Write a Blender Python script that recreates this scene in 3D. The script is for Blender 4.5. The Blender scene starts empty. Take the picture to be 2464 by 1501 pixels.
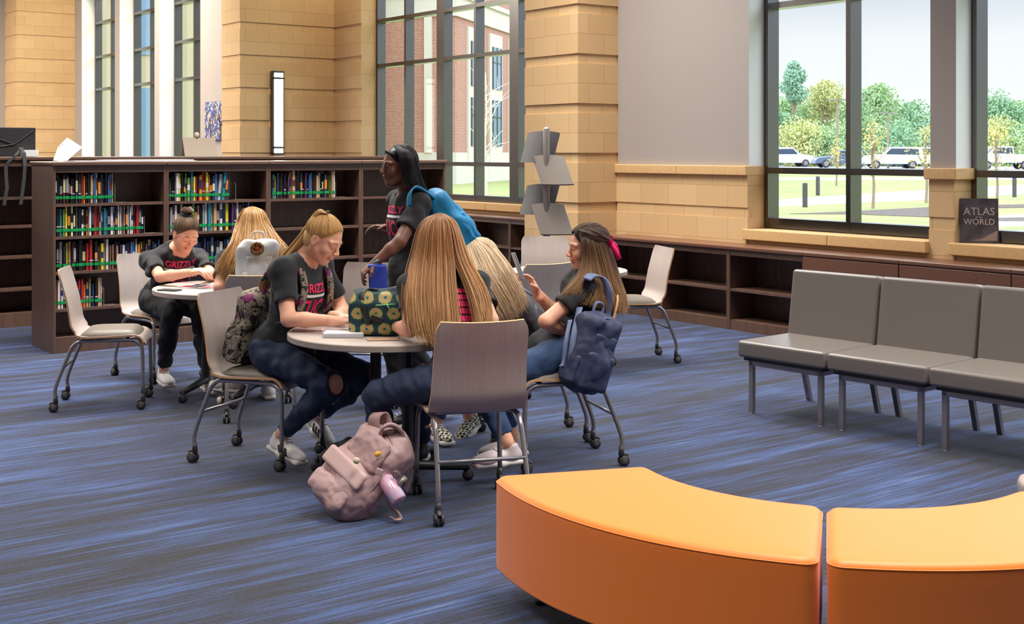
import bpy, bmesh, math, random
import numpy as np
from mathutils import Vector, Matrix
from mathutils.bvhtree import BVHTree
S = bpy.context.scene
# ------------------------------------------------------------------ camera, world, lamps, exposure
CA, SA = 0.80696, 0.59061          # the camera looks 36.2 degrees off the long wall
FPX, YH, CX, EYE = 3050.0, 365.0, 1232.0, 1.6
cam = bpy.data.cameras.new('camera'); camo = bpy.data.objects.new('camera', cam)
S.collection.objects.link(camo); S.camera = camo
camo.location = (0, 0, EYE); camo.rotation_euler = (math.radians(90), 0, -math.atan2(SA, CA))
cam.sensor_width = 36; cam.lens = 36*FPX/2464; cam.shift_y = -(750.5-YH)/2464
cam.clip_end = 2000; cam.clip_start = 0.05
S.view_settings.view_transform = 'Standard'; S.view_settings.look = 'None'
S.view_settings.gamma = 1; S.view_settings.use_curve_mapping = False
S.view_settings.exposure = 0.0
W = bpy.data.worlds.new('overcast_sky'); S.world = W; W.use_nodes = True
nt = W.node_tree; nt.nodes.clear()
wo = nt.nodes.new('ShaderNodeOutputWorld'); wb = nt.nodes.new('ShaderNodeBackground')
wt = nt.nodes.new('ShaderNodeTexCoord'); wsx = nt.nodes.new('ShaderNodeSeparateXYZ'); wr = nt.nodes.new('ShaderNodeValToRGB')
nt.links.new(wt.outputs['Generated'], wsx.inputs[0]); nt.links.new(wsx.outputs['Z'], wr.inputs[0])
nt.links.new(wr.outputs[0], wb.inputs[0]); nt.links.new(wb.outputs[0], wo.inputs[0])
SKY = [(0.0, (1.05, 1.06, 1.08)), (.055, (1.0, 1.01, 1.04)), (.085, (.97, .985, 1.02)), (.125, (.70, .76, .88)), (.2, (1.9, 2.05, 2.4)), (.5, (3.5, 3.85, 4.5)), (1.0, (4.0, 4.4, 5.2))]
el = wr.color_ramp.elements
while len(el) < len(SKY): el.new(.5)
for e, (p, c) in zip(el, SKY): e.position = p; e.color = (*c, 1)
wb.inputs[1].default_value = 1.0
def lamp(name, loc, size, power, col=(1, .95, .88), rot=(0, 0, 0), shape='RECTANGLE', size_y=None, spread=180):
    l = bpy.data.lights.new(name, 'AREA'); l.energy = power; l.color = col; l.shape = shape; l.size = size; l.size_y = size_y or size; l.spread = math.radians(spread)
    o = bpy.data.objects.new(name, l); S.collection.objects.link(o); o.location = loc; o.rotation_euler = rot; return o
CEIL = 6.0
for i, x in enumerate((-5.5, -1.0, 3.5, 6.6)):          # pendant panels under the ceiling
    for j, y in enumerate((-4, 2.5, 9, 15.5, 22, 27)):
        if x > 6 and y > 26: continue
        lamp('ceiling_lamp', (x, y, CEIL-.25), 2.0, (0, 160, 255, 160, 480, 320)[j], (1, .95, .88) if j < 4 else (1, .89, .74), size_y=2.4, spread=105 if j < 4 else 180) if j else None

for x, y, w_ in ((9.0, 16.7, 60), (8.3, 26.6, 45), (9.2, 14.0, 30)): lamp('bay_fill_lamp', (x, y, CEIL-.1), .5, w_, (1, .86, .62))  # added fill lamps without known fixtures, brightening the stone pier and far wall
# ------------------------------------------------------------------ helpers
COL = S.collection
def C(X, Y, z=0.0):                                     # metres right of / ahead of the camera -> room axes
    return Vector((X*CA + Y*SA, -X*SA + Y*CA, z))
def Q(px, py, Y):                                       # a point seen in the photo at a given distance, camera-aligned axes
    return np.array([(px-CX)*Y/FPX, Y, EYE-(py-YH)*Y/FPX])
def QF(px, py, h=0.0):                                  # same for a point of known height
    Y = FPX*(EYE-h)/(py-YH); return np.array([(px-CX)*Y/FPX, Y, h])
def W3(p): return C(p[0], p[1], p[2])
def head_of(dx, dy):                                    # heading (radians) in room axes of a camera-aligned direction
    v = C(dx, dy); return math.atan2(v.y, v.x)
def tag(o, label=None, cat=None, group=None, kind=None):
    if label: o['label'] = label
    if cat: o['category'] = cat
    if group: o['group'] = group
    if kind: o['kind'] = kind
    return o
def empty(name, loc=(0, 0, 0), rz=0, label=None, cat=None, group=None):
    o = bpy.data.objects.new(name, None); COL.objects.link(o); o.location = loc; o.rotation_euler = (0, 0, rz)
    o.empty_display_size = .1
    return tag(o, label, cat, group)
def copy_tree(o, parent=None):
    c = o.copy(); COL.objects.link(c)
    if parent: c.parent = parent
    for ch in list(o.children): copy_tree(ch, c)
    return c
class MB:
    def __init__(s): s.v = []; s.f = []; s.m = []
    def add(s, vs, fs, m=0):
        n = len(s.v); s.v += [tuple(map(float, p)) for p in vs]; s.f += [tuple(i+n for i in f) for f in fs]; s.m += [m]*len(fs); return s
    def box(s, x0, x1, y0, y1, z0, z1, m=0):
        return s.add([(x, y, z) for z in (z0, z1) for y in (y0, y1) for x in (x0, x1)],
                     [(0, 2, 3, 1), (4, 5, 7, 6), (0, 1, 5, 4), (2, 6, 7, 3), (0, 4, 6, 2), (1, 3, 7, 5)], m)
    def obox(s, c, sx, sy, sz, M=None, m=0):            # box centred at c with a rotation matrix
        M = M or Matrix.Identity(3); c = Vector(c)
        vs = [c + M @ Vector((x*sx/2, y*sy/2, z*sz/2)) for z in (-1, 1) for y in (-1, 1) for x in (-1, 1)]
        return s.add(vs, [(0, 2, 3, 1), (4, 5, 7, 6), (0, 1, 5, 4), (2, 6, 7, 3), (0, 4, 6, 2), (1, 3, 7, 5)], m)
    def tube(s, pts, r, n=10, m=0, flat=None, cap=True):
        pts = [Vector(p) for p in pts]; K = len(pts); rs = r if isinstance(r, (list, tuple)) else [r]*K
        t0 = (pts[1]-pts[0]).normalized(); up = Vector((0, 0, 1)) if abs(t0.z) < .9 else Vector((1, 0, 0))
        a = t0.cross(up).normalized(); vs = []
        for i in range(K):
            t = (pts[min(i+1, K-1)]-pts[max(i-1, 0)]).normalized(); a = (a - t*a.dot(t)).normalized(); b = t.cross(a)
            for k in range(n):
                an = 2*math.pi*k/n; ca, sb = math.cos(an)*rs[i], math.sin(an)*rs[i]*(flat or 1)
                vs.append(pts[i] + a*ca + b*sb)
        fs = [(i*n+k, i*n+(k+1) % n, (i+1)*n+(k+1) % n, (i+1)*n+k) for i in range(K-1) for k in range(n)]
        if cap: fs += [tuple(range(n))[::-1], tuple((K-1)*n+k for k in range(n))]
        return s.add(vs, fs, m)
    def lathe(s, prof, c=(0, 0, 0), n=24, m=0, M=None):
        vs = []; c = Vector(c); M = M or Matrix.Identity(3)
        for r, z in prof:
            for k in range(n):
                a = 2*math.pi*k/n; vs.append(c + M @ Vector((r*math.cos(a), r*math.sin(a), z)))
        K = len(prof)
        fs = [(i*n+k, i*n+(k+1) % n, (i+1)*n+(k+1) % n, (i+1)*n+k) for i in range(K-1) for k in range(n)]
        fs += [tuple(range(n))[::-1], tuple((K-1)*n+k for k in range(n))]
        return s.add(vs, fs, m)
    def prism(s, pts, z0, z1, m=0):
        n = len(pts)
        vs = [(x, y, z0) for x, y in pts] + [(x, y, z1) for x, y in pts]
        return s.add(vs, [tuple(range(n))[::-1], tuple(range(n, 2*n))] + [(i, (i+1) % n, n+(i+1) % n, n+i) for i in range(n)], m)
    def build(s, name, mats, parent=None, smooth=False, bevel=0, seg=2, at=None, kind=None):
        me = bpy.data.meshes.new(name)
        vs = s.v
        if at is not None: vs = [(x-at[0], y-at[1], z-at[2]) for x, y, z in vs]
        me.from_pydata(vs, [], s.f); me.update()
        for mt in (mats if isinstance(mats, (list, tuple)) else [mats]): me.materials.append(mt)
        me.polygons.foreach_set('material_index', s.m)
        bm = bmesh.new(); bm.from_mesh(me); bmesh.ops.recalc_face_normals(bm, faces=bm.faces); bm.to_mesh(me); bm.free()
        o = bpy.data.objects.new(name, me); COL.objects.link(o)
        if at is not None: o.location = at
        if parent: o.parent = parent
        if smooth:
            for p in me.polygons: p.use_smooth = True
        if bevel:
            b = o.modifiers.new('bevel', 'BEVEL'); b.width = bevel; b.segments = seg; b.limit_method = 'ANGLE'; b.angle_limit = .6
            for p in me.polygons: p.use_smooth = True
            if not smooth:
                w = o.modifiers.new('wn', 'WEIGHTED_NORMAL'); w.keep_sharp = True
        if kind: o['kind'] = kind
        return o
def spline(pts, n):                                     # Catmull-Rom through points
    P = [np.array(p, float) for p in pts]; P = [2*P[0]-P[1]] + P + [2*P[-1]-P[-2]]; K = len(P)-3; out = []
    for i in range(n):
        t = i/(n-1)*K; k = min(int(t), K-1); u = t-k; a, b, c, d = P[k:k+4]
        out.append(.5*((2*b)+(c-a)*u+(2*a-5*b+4*c-d)*u*u+(3*b-a-3*c+d)*u**3))
    return out

# ------------------------------------------------------------------ materials
def mat(name, col, rough=.6, metal=0, noise=None, bump=None, coat=0, sheen=0, spec=None, emit=None, trans=0, sub=0):
    m = bpy.data.materials.new(name); m.use_nodes = True; N = m.node_tree; b = N.nodes['Principled BSDF']
    b.inputs['Base Color'].default_value = (*col, 1); b.inputs['Roughness'].default_value = rough; b.inputs['Metallic'].default_value = metal
    if coat: b.inputs['Coat Weight'].default_value = coat; b.inputs['Coat Roughness'].default_value = .25
    if sheen: b.inputs['Sheen Weight'].default_value = sheen; b.inputs['Sheen Roughness'].default_value = .5
    if spec is not None: b.inputs['Specular IOR Level'].default_value = spec
    if trans: b.inputs['Transmission Weight'].default_value = trans
    if sub: b.inputs['Subsurface Weight'].default_value = sub; b.inputs['Subsurface Radius'].default_value = (.02, .008, .005); b.inputs['Subsurface Scale'].default_value = .5
    if emit: b.inputs['Emission Color'].default_value = (*emit[0], 1); b.inputs['Emission Strength'].default_value = emit[1]
    tc = N.nodes.new('ShaderNodeTexCoord')
    if noise:                                           # (scale xyz, second colour, contrast)
        sc, c2, k = noise
        mp = N.nodes.new('ShaderNodeMapping'); mp.inputs['Scale'].default_value = sc
        nz = N.nodes.new('ShaderNodeTexNoise'); nz.inputs['Scale'].default_value = 1; nz.inputs['Detail'].default_value = 4
        r = N.nodes.new('ShaderNodeValToRGB'); r.color_ramp.elements[0].position = .5-k/2; r.color_ramp.elements[1].position = .5+k/2
        r.color_ramp.elements[0].color = (*col, 1); r.color_ramp.elements[1].color = (*c2, 1)
        N.links.new(tc.outputs['Object'], mp.inputs[0]); N.links.new(mp.outputs[0], nz.inputs[0]); N.links.new(nz.outputs[0], r.inputs[0]); N.links.new(r.outputs[0], b.inputs['Base Color'])
    if bump:                                            # (scale, strength, distance)
        nz = N.nodes.new('ShaderNodeTexNoise'); nz.inputs['Scale'].default_value = bump[0]; nz.inputs['Detail'].default_value = 5 if bump[0] > 50 else 1.2
        bp = N.nodes.new('ShaderNodeBump'); bp.inputs['Strength'].default_value = bump[1]; bp.inputs['Distance'].default_value = bump[2]
        N.links.new(tc.outputs['Object'], nz.inputs[0]); N.links.new(nz.outputs[0], bp.inputs['Height']); N.links.new(bp.outputs[0], b.inputs['Normal'])
    return m
class NG:                                               # small node-writing helper
    def __init__(s, m): s.N = m.node_tree; s.b = s.N.nodes['Principled BSDF']
    def n(s, t, **k):
        x = s.N.nodes.new(t)
        for a, v in k.items(): setattr(x, a, v)
        return x
    def l(s, a, b): s.N.links.new(a, b)
    def math(s, op, a, b=None, c=None):
        x = s.n('ShaderNodeMath', operation=op)
        for i, v in enumerate((a, b, c)):
            if v is None: continue
            if isinstance(v, (int, float)): x.inputs[i].default_value = v
            else: s.l(v, x.inputs[i])
        return x.outputs[0]
    def mix(s, f, a, b):
        x = s.n('ShaderNodeMix', data_type='RGBA')
        for i, v in ((0, f), (6, a), (7, b)):
            if isinstance(v, (int, float)): x.inputs[i].default_value = v
            elif isinstance(v, tuple): x.inputs[i].default_value = (*v, 1)
            else: s.l(v, x.inputs[i])
        return x.outputs[2]
def srgb(r, g, b):
    f = lambda c: ((c/255+.055)/1.055)**2.4 if c > 10 else c/255/12.92
    return (f(r), f(g), f(b))
M = {}
def stone_material():
    m = mat('tan_split_block', srgb(206, 168, 116), .85); g = NG(m)
    pos = g.n('ShaderNodeNewGeometry').outputs['Position']; sx = g.n('ShaderNodeSeparateXYZ'); g.l(pos, sx.inputs[0])
    u = g.math('ADD', sx.outputs[0], sx.outputs[1]); v = g.math('DIVIDE', g.math('SUBTRACT', sx.outputs[2], .472-.508), .508)
    k = g.math('FLOOR', v); t = g.math('FRACT', v)
    r1 = g.math('GREATER_THAN', t, .2); r2 = g.math('GREATER_THAN', t, .6)
    row = g.math('ADD', g.math('MULTIPLY', k, 3), g.math('ADD', r1, r2))
    off = g.math('MULTIPLY', g.math('MODULO', row, 2), .203)
    uu = g.math('DIVIDE', g.math('ADD', g.math('ADD', u, off), 20.05), .406)
    fu = g.math('FRACT', uu); cell = g.math('FLOOR', uu)
    vj = g.math('LESS_THAN', fu, .016)
    hj = g.math('LESS_THAN', g.math('ABSOLUTE', g.math('SUBTRACT', t, .6)), .007)
    j = g.math('MAXIMUM', vj, hj)
    cmb = g.n('ShaderNodeCombineXYZ'); g.l(cell, cmb.inputs[0]); g.l(row, cmb.inputs[1])
    wn = g.n('ShaderNodeTexWhiteNoise'); g.l(cmb.outputs[0], wn.inputs[0])
    nz = g.n('ShaderNodeTexNoise'); nz.inputs['Scale'].default_value = 60; nz.inputs['Detail'].default_value = 6; g.l(pos, nz.inputs[0])
    base = g.mix(wn.outputs[0], srgb(206, 171, 124), srgb(214, 181, 136))
    base = g.mix(g.math('MULTIPLY', nz.outputs[0], .25), base, srgb(196, 154, 104))
    colr = g.mix(g.math('MULTIPLY', j, .5), base, srgb(158, 118, 76))
    g.l(colr, g.b.inputs['Base Color'])
    bp = g.n('ShaderNodeBump'); bp.inputs['Strength'].default_value = .35; bp.inputs['Distance'].default_value = .006
    g.l(g.math('SUBTRACT', g.math('MULTIPLY', nz.outputs[0], .25), j), bp.inputs['Height']); g.l(bp.outputs[0], g.b.inputs['Normal'])
    return m
def carpet_material():
    m = mat('blue_streaked_carpet', (.1, .15, .3), .95, sheen=.25); g = NG(m); g.b.inputs['Specular IOR Level'].default_value = .15
    pos = g.n('ShaderNodeNewGeometry').outputs['Position']
    def nz(sc, rot=0, det=3, rough=.6):
        mp = g.n('ShaderNodeMapping'); mp.inputs['Scale'].default_value = sc; mp.inputs['Rotation'].default_value = (0, 0, rot)
        t = g.n('ShaderNodeTexNoise'); t.inputs['Scale'].default_value = 1; t.inputs['Detail'].default_value = det; t.inputs['Roughness'].default_value = rough
        g.l(pos, mp.inputs[0]); g.l(mp.outputs[0], t.inputs[0]); return t.outputs[0]
    a = nz((.9, 9, 1), 0, 4, .62); b = nz((2.2, 62, 1), 0, 4); c = nz((60, 240, 1), 0, 2); d = nz((.45, 2.2, 1), 0, 2)
    def rng(x, lo, hi):
        r = g.n('ShaderNodeMapRange'); r.inputs[1].default_value = lo; r.inputs[2].default_value = hi; g.l(x, r.inputs[0]); return r.outputs[0]
    s = g.math('ADD', g.math('MULTIPLY', rng(a, .33, .67), .42), g.math('MULTIPLY', rng(b, .3, .7), .58))
    s = g.math('ADD', g.math('MULTIPLY', s, .8), g.math('MULTIPLY', rng(d, .35, .65), .2))
    rp = g.n('ShaderNodeValToRGB'); g.l(s, rp.inputs[0])
    cols = [(.2, srgb(18, 16, 20)), (.36, srgb(26, 28, 44)), (.52, srgb(34, 48, 82)), (.7, srgb(48, 74, 124)), (.92, srgb(88, 102, 134))]
    e = rp.color_ramp.elements
    while len(e) < len(cols): e.new(.5)
    for x, (p, cc) in zip(e, cols): x.position = p; x.color = (*cc, 1)
    spk = g.mix(g.math('MULTIPLY', rng(c, .5, .78), .35), rp.outputs[0], srgb(98, 94, 92))
    spk = g.mix(g.math('MULTIPLY', rng(c, .5, .25), .5), spk, srgb(18, 18, 26))
    g.l(spk, g.b.inputs['Base Color'])
    bp = g.n('ShaderNodeBump'); bp.inputs['Strength'].default_value = .6; bp.inputs['Distance'].default_value = .004
    g.l(g.math('ADD', c, b), bp.inputs['Height']); g.l(bp.outputs[0], g.b.inputs['Normal'])
    return m
def wood_material(name, c1, c2, sc, rough=.45, coat=.15):
    m = mat(name, c1, rough, noise=(sc, c2, .5), coat=coat); return m
def brick_material():
    m = mat('red_brick_facade', (.5, .25, .18), .9); g = NG(m)
    tc = g.n('ShaderNodeTexCoord'); sx = g.n('ShaderNodeSeparateXYZ'); g.l(tc.outputs['Object'], sx.inputs[0])
    cb = g.n('ShaderNodeCombineXYZ'); g.l(g.math('ADD', sx.outputs[0], sx.outputs[1]), cb.inputs[0]); g.l(sx.outputs[2], cb.inputs[1])
    br = g.n('ShaderNodeTexBrick'); g.l(cb.outputs[0], br.inputs[0]); br.inputs['Scale'].default_value = 3.2
    br.inputs['Color1'].default_value = (*srgb(170, 112, 92), 1); br.inputs['Color2'].default_value = (*srgb(150, 92, 74), 1); br.inputs['Mortar'].default_value = (*srgb(196, 172, 158), 1)
    br.inputs['Mortar Size'].default_value = .03; g.l(br.outputs[0], g.b.inputs['Base Color']); return m
def leaf_material(name, c1, c2):
    m = mat(name, c1, .7); g = NG(m)
    a = g.n('ShaderNodeNewGeometry'); r = g.n('ShaderNodeValToRGB'); r.color_ramp.elements[0].color = (*c1, 1); r.color_ramp.elements[1].color = (*c2, 1)
    g.l(a.outputs['Random Per Island'], r.inputs[0]); g.l(r.outputs[0], g.b.inputs['Base Color'])
    g.b.inputs['Subsurface Weight'].default_value = 0; return m
def glass_material(name, col=(.98, 1, .99)):
    m = bpy.data.materials.new(name); m.use_nodes = True; N = m.node_tree; N.nodes.clear()
    o = N.nodes.new('ShaderNodeOutputMaterial'); t = N.nodes.new('ShaderNodeBsdfTransparent'); t.inputs[0].default_value = (*col, 1)
    gl = N.nodes.new('ShaderNodeBsdfGlossy'); gl.inputs['Roughness'].default_value = .02
    fr0 = N.nodes.new('ShaderNodeFresnel'); fr0.inputs[0].default_value = 1.3; ge = N.nodes.new('ShaderNodeNewGeometry'); fr = N.nodes.new('ShaderNodeMath'); fr.operation = 'MULTIPLY'; iv = N.nodes.new('ShaderNodeMath'); iv.operation = 'SUBTRACT'; iv.inputs[0].default_value = 1; N.links.new(ge.outputs['Backfacing'], iv.inputs[1]); N.links.new(fr0.outputs[0], fr.inputs[0]); N.links.new(iv.outputs[0], fr.inputs[1]); mx = N.nodes.new('ShaderNodeMixShader')
    N.links.new(fr.outputs[0], mx.inputs[0]); N.links.new(t.outputs[0], mx.inputs[1]); N.links.new(gl.outputs[0], mx.inputs[2]); N.links.new(mx.outputs[0], o.inputs[0]); return m
M['stone'] = stone_material(); M['carpet'] = carpet_material(); M['brick'] = brick_material(); M['glass'] = glass_material('window_glass')
M['paint'] = mat('taupe_wall_paint', srgb(164, 155, 150), .8, bump=(90, .08, .003))
M['reveal'] = mat('window_lit_reveal', srgb(246, 248, 246), .6)  # near-white stands in for window light falling on the reveals
M['ceiling'] = mat('white_ceiling', (.75, .74, .72), .9)
M['frame'] = mat('dark_bronze_frame', (.15, .147, .148), .24, 1.0)
M['walnut'] = wood_material('dark_walnut_laminate', srgb(106, 79, 66), srgb(86, 63, 53), (40, 40, 1.5), .42)
M['walnut_top'] = wood_material('walnut_top_laminate', srgb(112, 84, 70), srgb(92, 68, 58), (1.5, 40, 40), .22, .35)
M['cherry'] = wood_material('reddish_brown_laminate', srgb(118, 80, 62), srgb(98, 64, 50), (60, 2, 60), .3, .25)
M['black'] = mat('black_plastic', (.012, .012, .013), .45)
M['castor'] = mat('dark_castor_rubber', srgb(48, 45, 46), .45)
M['silver'] = mat('silver_painted_steel', srgb(150, 144, 146), .3, .65)
M['laminate'] = mat('taupe_laminate', srgb(176, 163, 157), .42, noise=((3, 90, 3), srgb(166, 151, 144), .6), coat=.15)
M['ply'] = mat('plywood_edge', srgb(214, 164, 116), .5)
M['seatpad'] = mat('taupe_seat_vinyl', srgb(114, 105, 94), .5, bump=(300, .1, .001))
M['table'] = mat('taupe_table_laminate', srgb(186, 174, 166), .45, noise=((60, 60, 60), srgb(176, 160, 150), .5))
M['edge'] = mat('table_edge_band', srgb(160, 146, 136), .5)
M['bench'] = mat('grey_vinyl', srgb(114, 107, 102), .34, bump=(500, .12, .0006), coat=.1)
M['orange'] = mat('orange_upholstery', srgb(246, 128, 38), .5, bump=(700, .2, .0006), sheen=.22)
M['white'] = mat('white_plastic', (.8, .8, .8), .5)
M['paper'] = mat('white_paper', srgb(188, 186, 194), .7)
M['green'] = mat('green_tape', srgb(10, 150, 78), .5)
M['metalgrey'] = mat('brushed_grey_metal', srgb(150, 142, 136), .4, .5)
M['rack'] = mat('grey_rack_panel', srgb(136, 127, 120), .5, .25)
M['darkgrey'] = mat('dark_grey_metal', srgb(84, 82, 82), .5, .3)
M['grass'] = mat('lawn', srgb(122, 144, 74), .95, noise=((.5, .5, .5), srgb(150, 142, 92), .4))
M['concrete'] = mat('pale_concrete', srgb(196, 192, 192), .9)
M['asphalt'] = mat('parking_asphalt', srgb(160, 158, 162), .9)
M['mulch'] = mat('brown_mulch', srgb(106, 92, 84), .95, noise=((9, 9, 9), srgb(72, 62, 56), .4))
M['cream'] = mat('cream_cast_stone', srgb(204, 196, 182), .9)
M['trunk'] = mat('bark', srgb(150, 132, 112), .9)
M['winglass'] = mat('blue_facade_glass', srgb(120, 150, 172), .15, .2)
M['carglass'] = mat('car_glass', srgb(70, 84, 100), .12, .3)
M['tyre'] = mat('tyre_rubber', srgb(60, 60, 66), .8)
# ------------------------------------------------------------------ the room (x runs along the bookcases, y along the window wall)
def struct(o): o['kind'] = 'structure'; return o
mb = MB(); mb.box(-9, 10.4, -9, 30, -.1, 0); struct(mb.build('floor', M['carpet']))
mb = MB(); mb.box(-9.2, 10.6, -9.2, 30.2, CEIL, CEIL+.15); struct(mb.build('ceiling', M['ceiling']))
mb = MB(); mb.box(-9.2, -9, -9, 30, 0, CEIL); struct(mb.build('wall_left', M['paint']))
mb = MB(); mb.box(-9.2, 10.6, -9.2, -9, 0, CEIL); struct(mb.build('wall_rear', M['paint']))
mb = MB(); mb.box(-9.2, 7.6, 29.2, 29.4, 0, CEIL); struct(mb.build('wall_far', M['paint']))
def courses(mb, x0, x1, y0, y1, z0, z1, inset=(.014,)*4, m=0):      # block courses; every third (thin) course is set back
    z = .472-.508; edges = []
    while z < z1:
        edges += [(z, z+.1016, 1), (z+.1016, z+.508, 0)]; z += .508
    for a, b, rec in edges:
        a, b = max(a, z0), min(b, z1)
        if b-a < .002: continue
        i = inset if rec else (0, 0, 0, 0)
        mb.box(x0+i[0], x1-i[1], y0+i[2], y1-i[3], a, b, m)
    return mb
i1 = .014
# stone piers of the long wall
mb = MB(); courses(mb, 7.5, 8.95, 28.3, 29.3, 0, CEIL, (i1, 0, i1, 0)); struct(mb.build('wall_stone_pier', M['stone']))
mb = MB(); courses(mb, 8.2, 10.4, 18.35, 19.05, 0, CEIL, (i1, 0, i1, 0)); struct(mb.build('wall_stone_pier', M['stone']))
mb = MB(); courses(mb, 8.16, 10.4, 10.015, 10.92, 0, CEIL, (i1, 0, i1, 0)); struct(mb.build('wall_stone_pier', M['stone']))
# far stretch of the window wall (three tall windows seen edge-on)
XF, XFG = 8.74, 9.02
def wall_run(name, xi, xo, segs, top=CEIL):
    mb = MB()
    for y0, y1, z0, z1, mm in segs: mb.box(xi, xo, y0, y1, z0, z1, mm)
    return struct(mb.build(name, [M['paint'], M['reveal'], M['stone']]))
def painted_pier(name, xi, xo, y0, y1, z0, z1):         # taupe on the room face, window light baked into the pale side reveals
    mb = MB(); mb.box(xi, xo, y0, y1, z0, z1)
    o = mb.build(name, [M['paint'], M['reveal']]); 
    for p in o.data.polygons:
        if abs(p.normal.y) > .5: p.material_index = 1
    return struct(o)
painted_pier('wall_window_pier', XF, 9.17, 27.8, 28.3, .88, CEIL)
painted_pier('wall_window_pier', XF, 9.17, 25.38, 25.67, .88, CEIL)
painted_pier('wall_window_pier', XF, 9.17, 23.18, 23.44, .88, CEIL)
painted_pier('wall_window_pier', XF, 9.17, 19.05, 21.22, .88, CEIL)
mb = MB(); mb.box(XF, 9.17, 19.05, 28.3, 0, .88); struct(mb.build('wall_window_apron', M['stone']))
mb = MB(); mb.box(XF, 9.17, 19.05, 28.3, 5.1, CEIL); struct(mb.build('wall_window_head', M['paint']))
# recessed bay with the big window
mb = MB(); courses(mb, 9.84, 10.26, 17.46, 18.35, 0, CEIL, (i1, 0, 0, 0)); struct(mb.build('wall_bay', M['stone']))
mb = MB(); mb.box(9.99, 10.26, 10.92, 17.46, 0, .8); struct(mb.build('wall_bay_apron', M['stone']))
mb = MB(); mb.box(9.99, 10.26, 10.92, 17.46, 5.1, CEIL); struct(mb.build('wall_bay_head', M['paint']))
# right-hand stretch
XR, XRG = 8.68, 8.90
ends = [8.173, 6.214, 5.978, 4.02, 3.784, 1.825, 1.589, -.37, -.606, -2.565, -2.8, -4.76]
def stone_base(name, y0, y1, z1=1.38):
    mb = MB(); courses(mb, XR, 9.05, y0, y1, 0, z1, (.008, 0, 0, 0)); return struct(mb.build(name, M['stone']))
stone_base('wall_right_wainscot', 8.173, 10.015)
painted_pier('wall_right', XR+.02, 9.05, 8.173, 10.015, 1.38, CEIL)
for k in range(1, len(ends)-1, 2):
    stone_base('wall_right_pier_base', ends[k+1], ends[k]); painted_pier('wall_right_pier', XR+.02, 9.05, ends[k+1], ends[k], 1.38, CEIL)
for k in range(0, len(ends), 2):
    mb = MB(); mb.box(XR+.008, 9.05, ends[k+1], ends[k], 0, .79); struct(mb.build('wall_right_apron', M['stone']))
    mb = MB(); mb.box(XR+.02, 9.05, ends[k+1], ends[k], 5.1, CEIL); struct(mb.build('wall_right_head', M['paint']))
painted_pier('wall_right', XR+.02, 9.05, -9, ends[-1], 0, CEIL)
M['sillstone'] = mat('cast_stone_sill', srgb(216, 178, 126), .75, noise=((30, 30, 30), srgb(204, 164, 112), .5), bump=(120, .2, .002))
def ledge(name, x0, x1, y0, y1, z0, z1):
    mb = MB(); n = max(1, round((y1-y0)/.8)); d = (y1-y0)/n
    for i in range(n): mb.box(x0, x1, y0+i*d+(.0015 if i else 0), y0+(i+1)*d-(.0015 if i < n-1 else 0), z0, z1)
    return struct(mb.build(name, M['sillstone'], bevel=.008))
ledge('trim_1', XR-.03, XR+.36, 8.17-.004, 10.015, 1.38, 1.47)
ledge('trim_2', XR-.03, XR+.36, 5.978-.03, 6.214+.03, 1.38, 1.47)
for k in range(3, len(ends)-1, 2): ledge('trim_%d' % (k+1), XR-.03, XR+.36, ends[k+1]-.03, ends[k]+.03, 1.38, 1.47)
for k in range(0, len(ends), 2): ledge('trim_sill_%d' % (k//2+1), XR-.045, XR+.4, ends[k+1]+(.0 if k else -.0), ends[k]+.03, .79, .885)
ledge('trim_sill_7', 9.93, 10.3, 10.92, 17.46, .80, .90)
ledge('trim_sill_8', XF-.03, 9.2, 21.2, 27.8, .79, .88)

ZT = [.94, 1.425, 2.955, 3.66, 4.4, 5.08]                 # transom heights
def window(n, xg, y0, y1, mullions, dep=.15, w=.05, zs=ZT, wide=()):
    root = empty('window_%d' % n, (xg, (y0+y1)/2, .9)); struct(root)
    at = Vector((xg, (y0+y1)/2, .9)); fr = MB(); zb, zt = zs[0]-.05, zs[-1]+.03
    for y in [y0+w/2, y1-w/2] + list(mullions):
        ww = .2 if any(abs(y-q) < .01 for q in wide) else w
        fr.box(xg, xg+dep, y-ww/2, y+ww/2, zb, zt)
    for i, z in enumerate(zs):
        h = .09 if i == 0 else .055
        fr.box(xg+.002, xg+dep-.002, y0, y1, z-h/2, z+h/2)
    f = fr.build('window_frame', M['frame'], root, at=at); f.location = (0, 0, 0)
    g = MB(); g.box(xg+dep*.8, xg+dep*.8+.006, y0+.02, y1-.02, zb+.02, zt-.02)
    p = g.build('window_pane', M['glass'], root, at=at); p.location = (0, 0, 0)
    return root
for k in range(0, len(ends), 2): window(k//2+1, XRG, ends[k+1], ends[k], [(ends[k]+ends[k+1])/2])
window(7, 10.11, 10.92, 17.46, [16.58, 15.59, 14.7, 13.77, 12.88, 11.95], wide=(15.59, 13.77, 11.95))
for i, (a, b) in enumerate(((25.67, 27.8), (23.44, 25.38), (21.22, 23.18))): window(8+i, XFG, a, b, [(a+b)/2])

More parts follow.
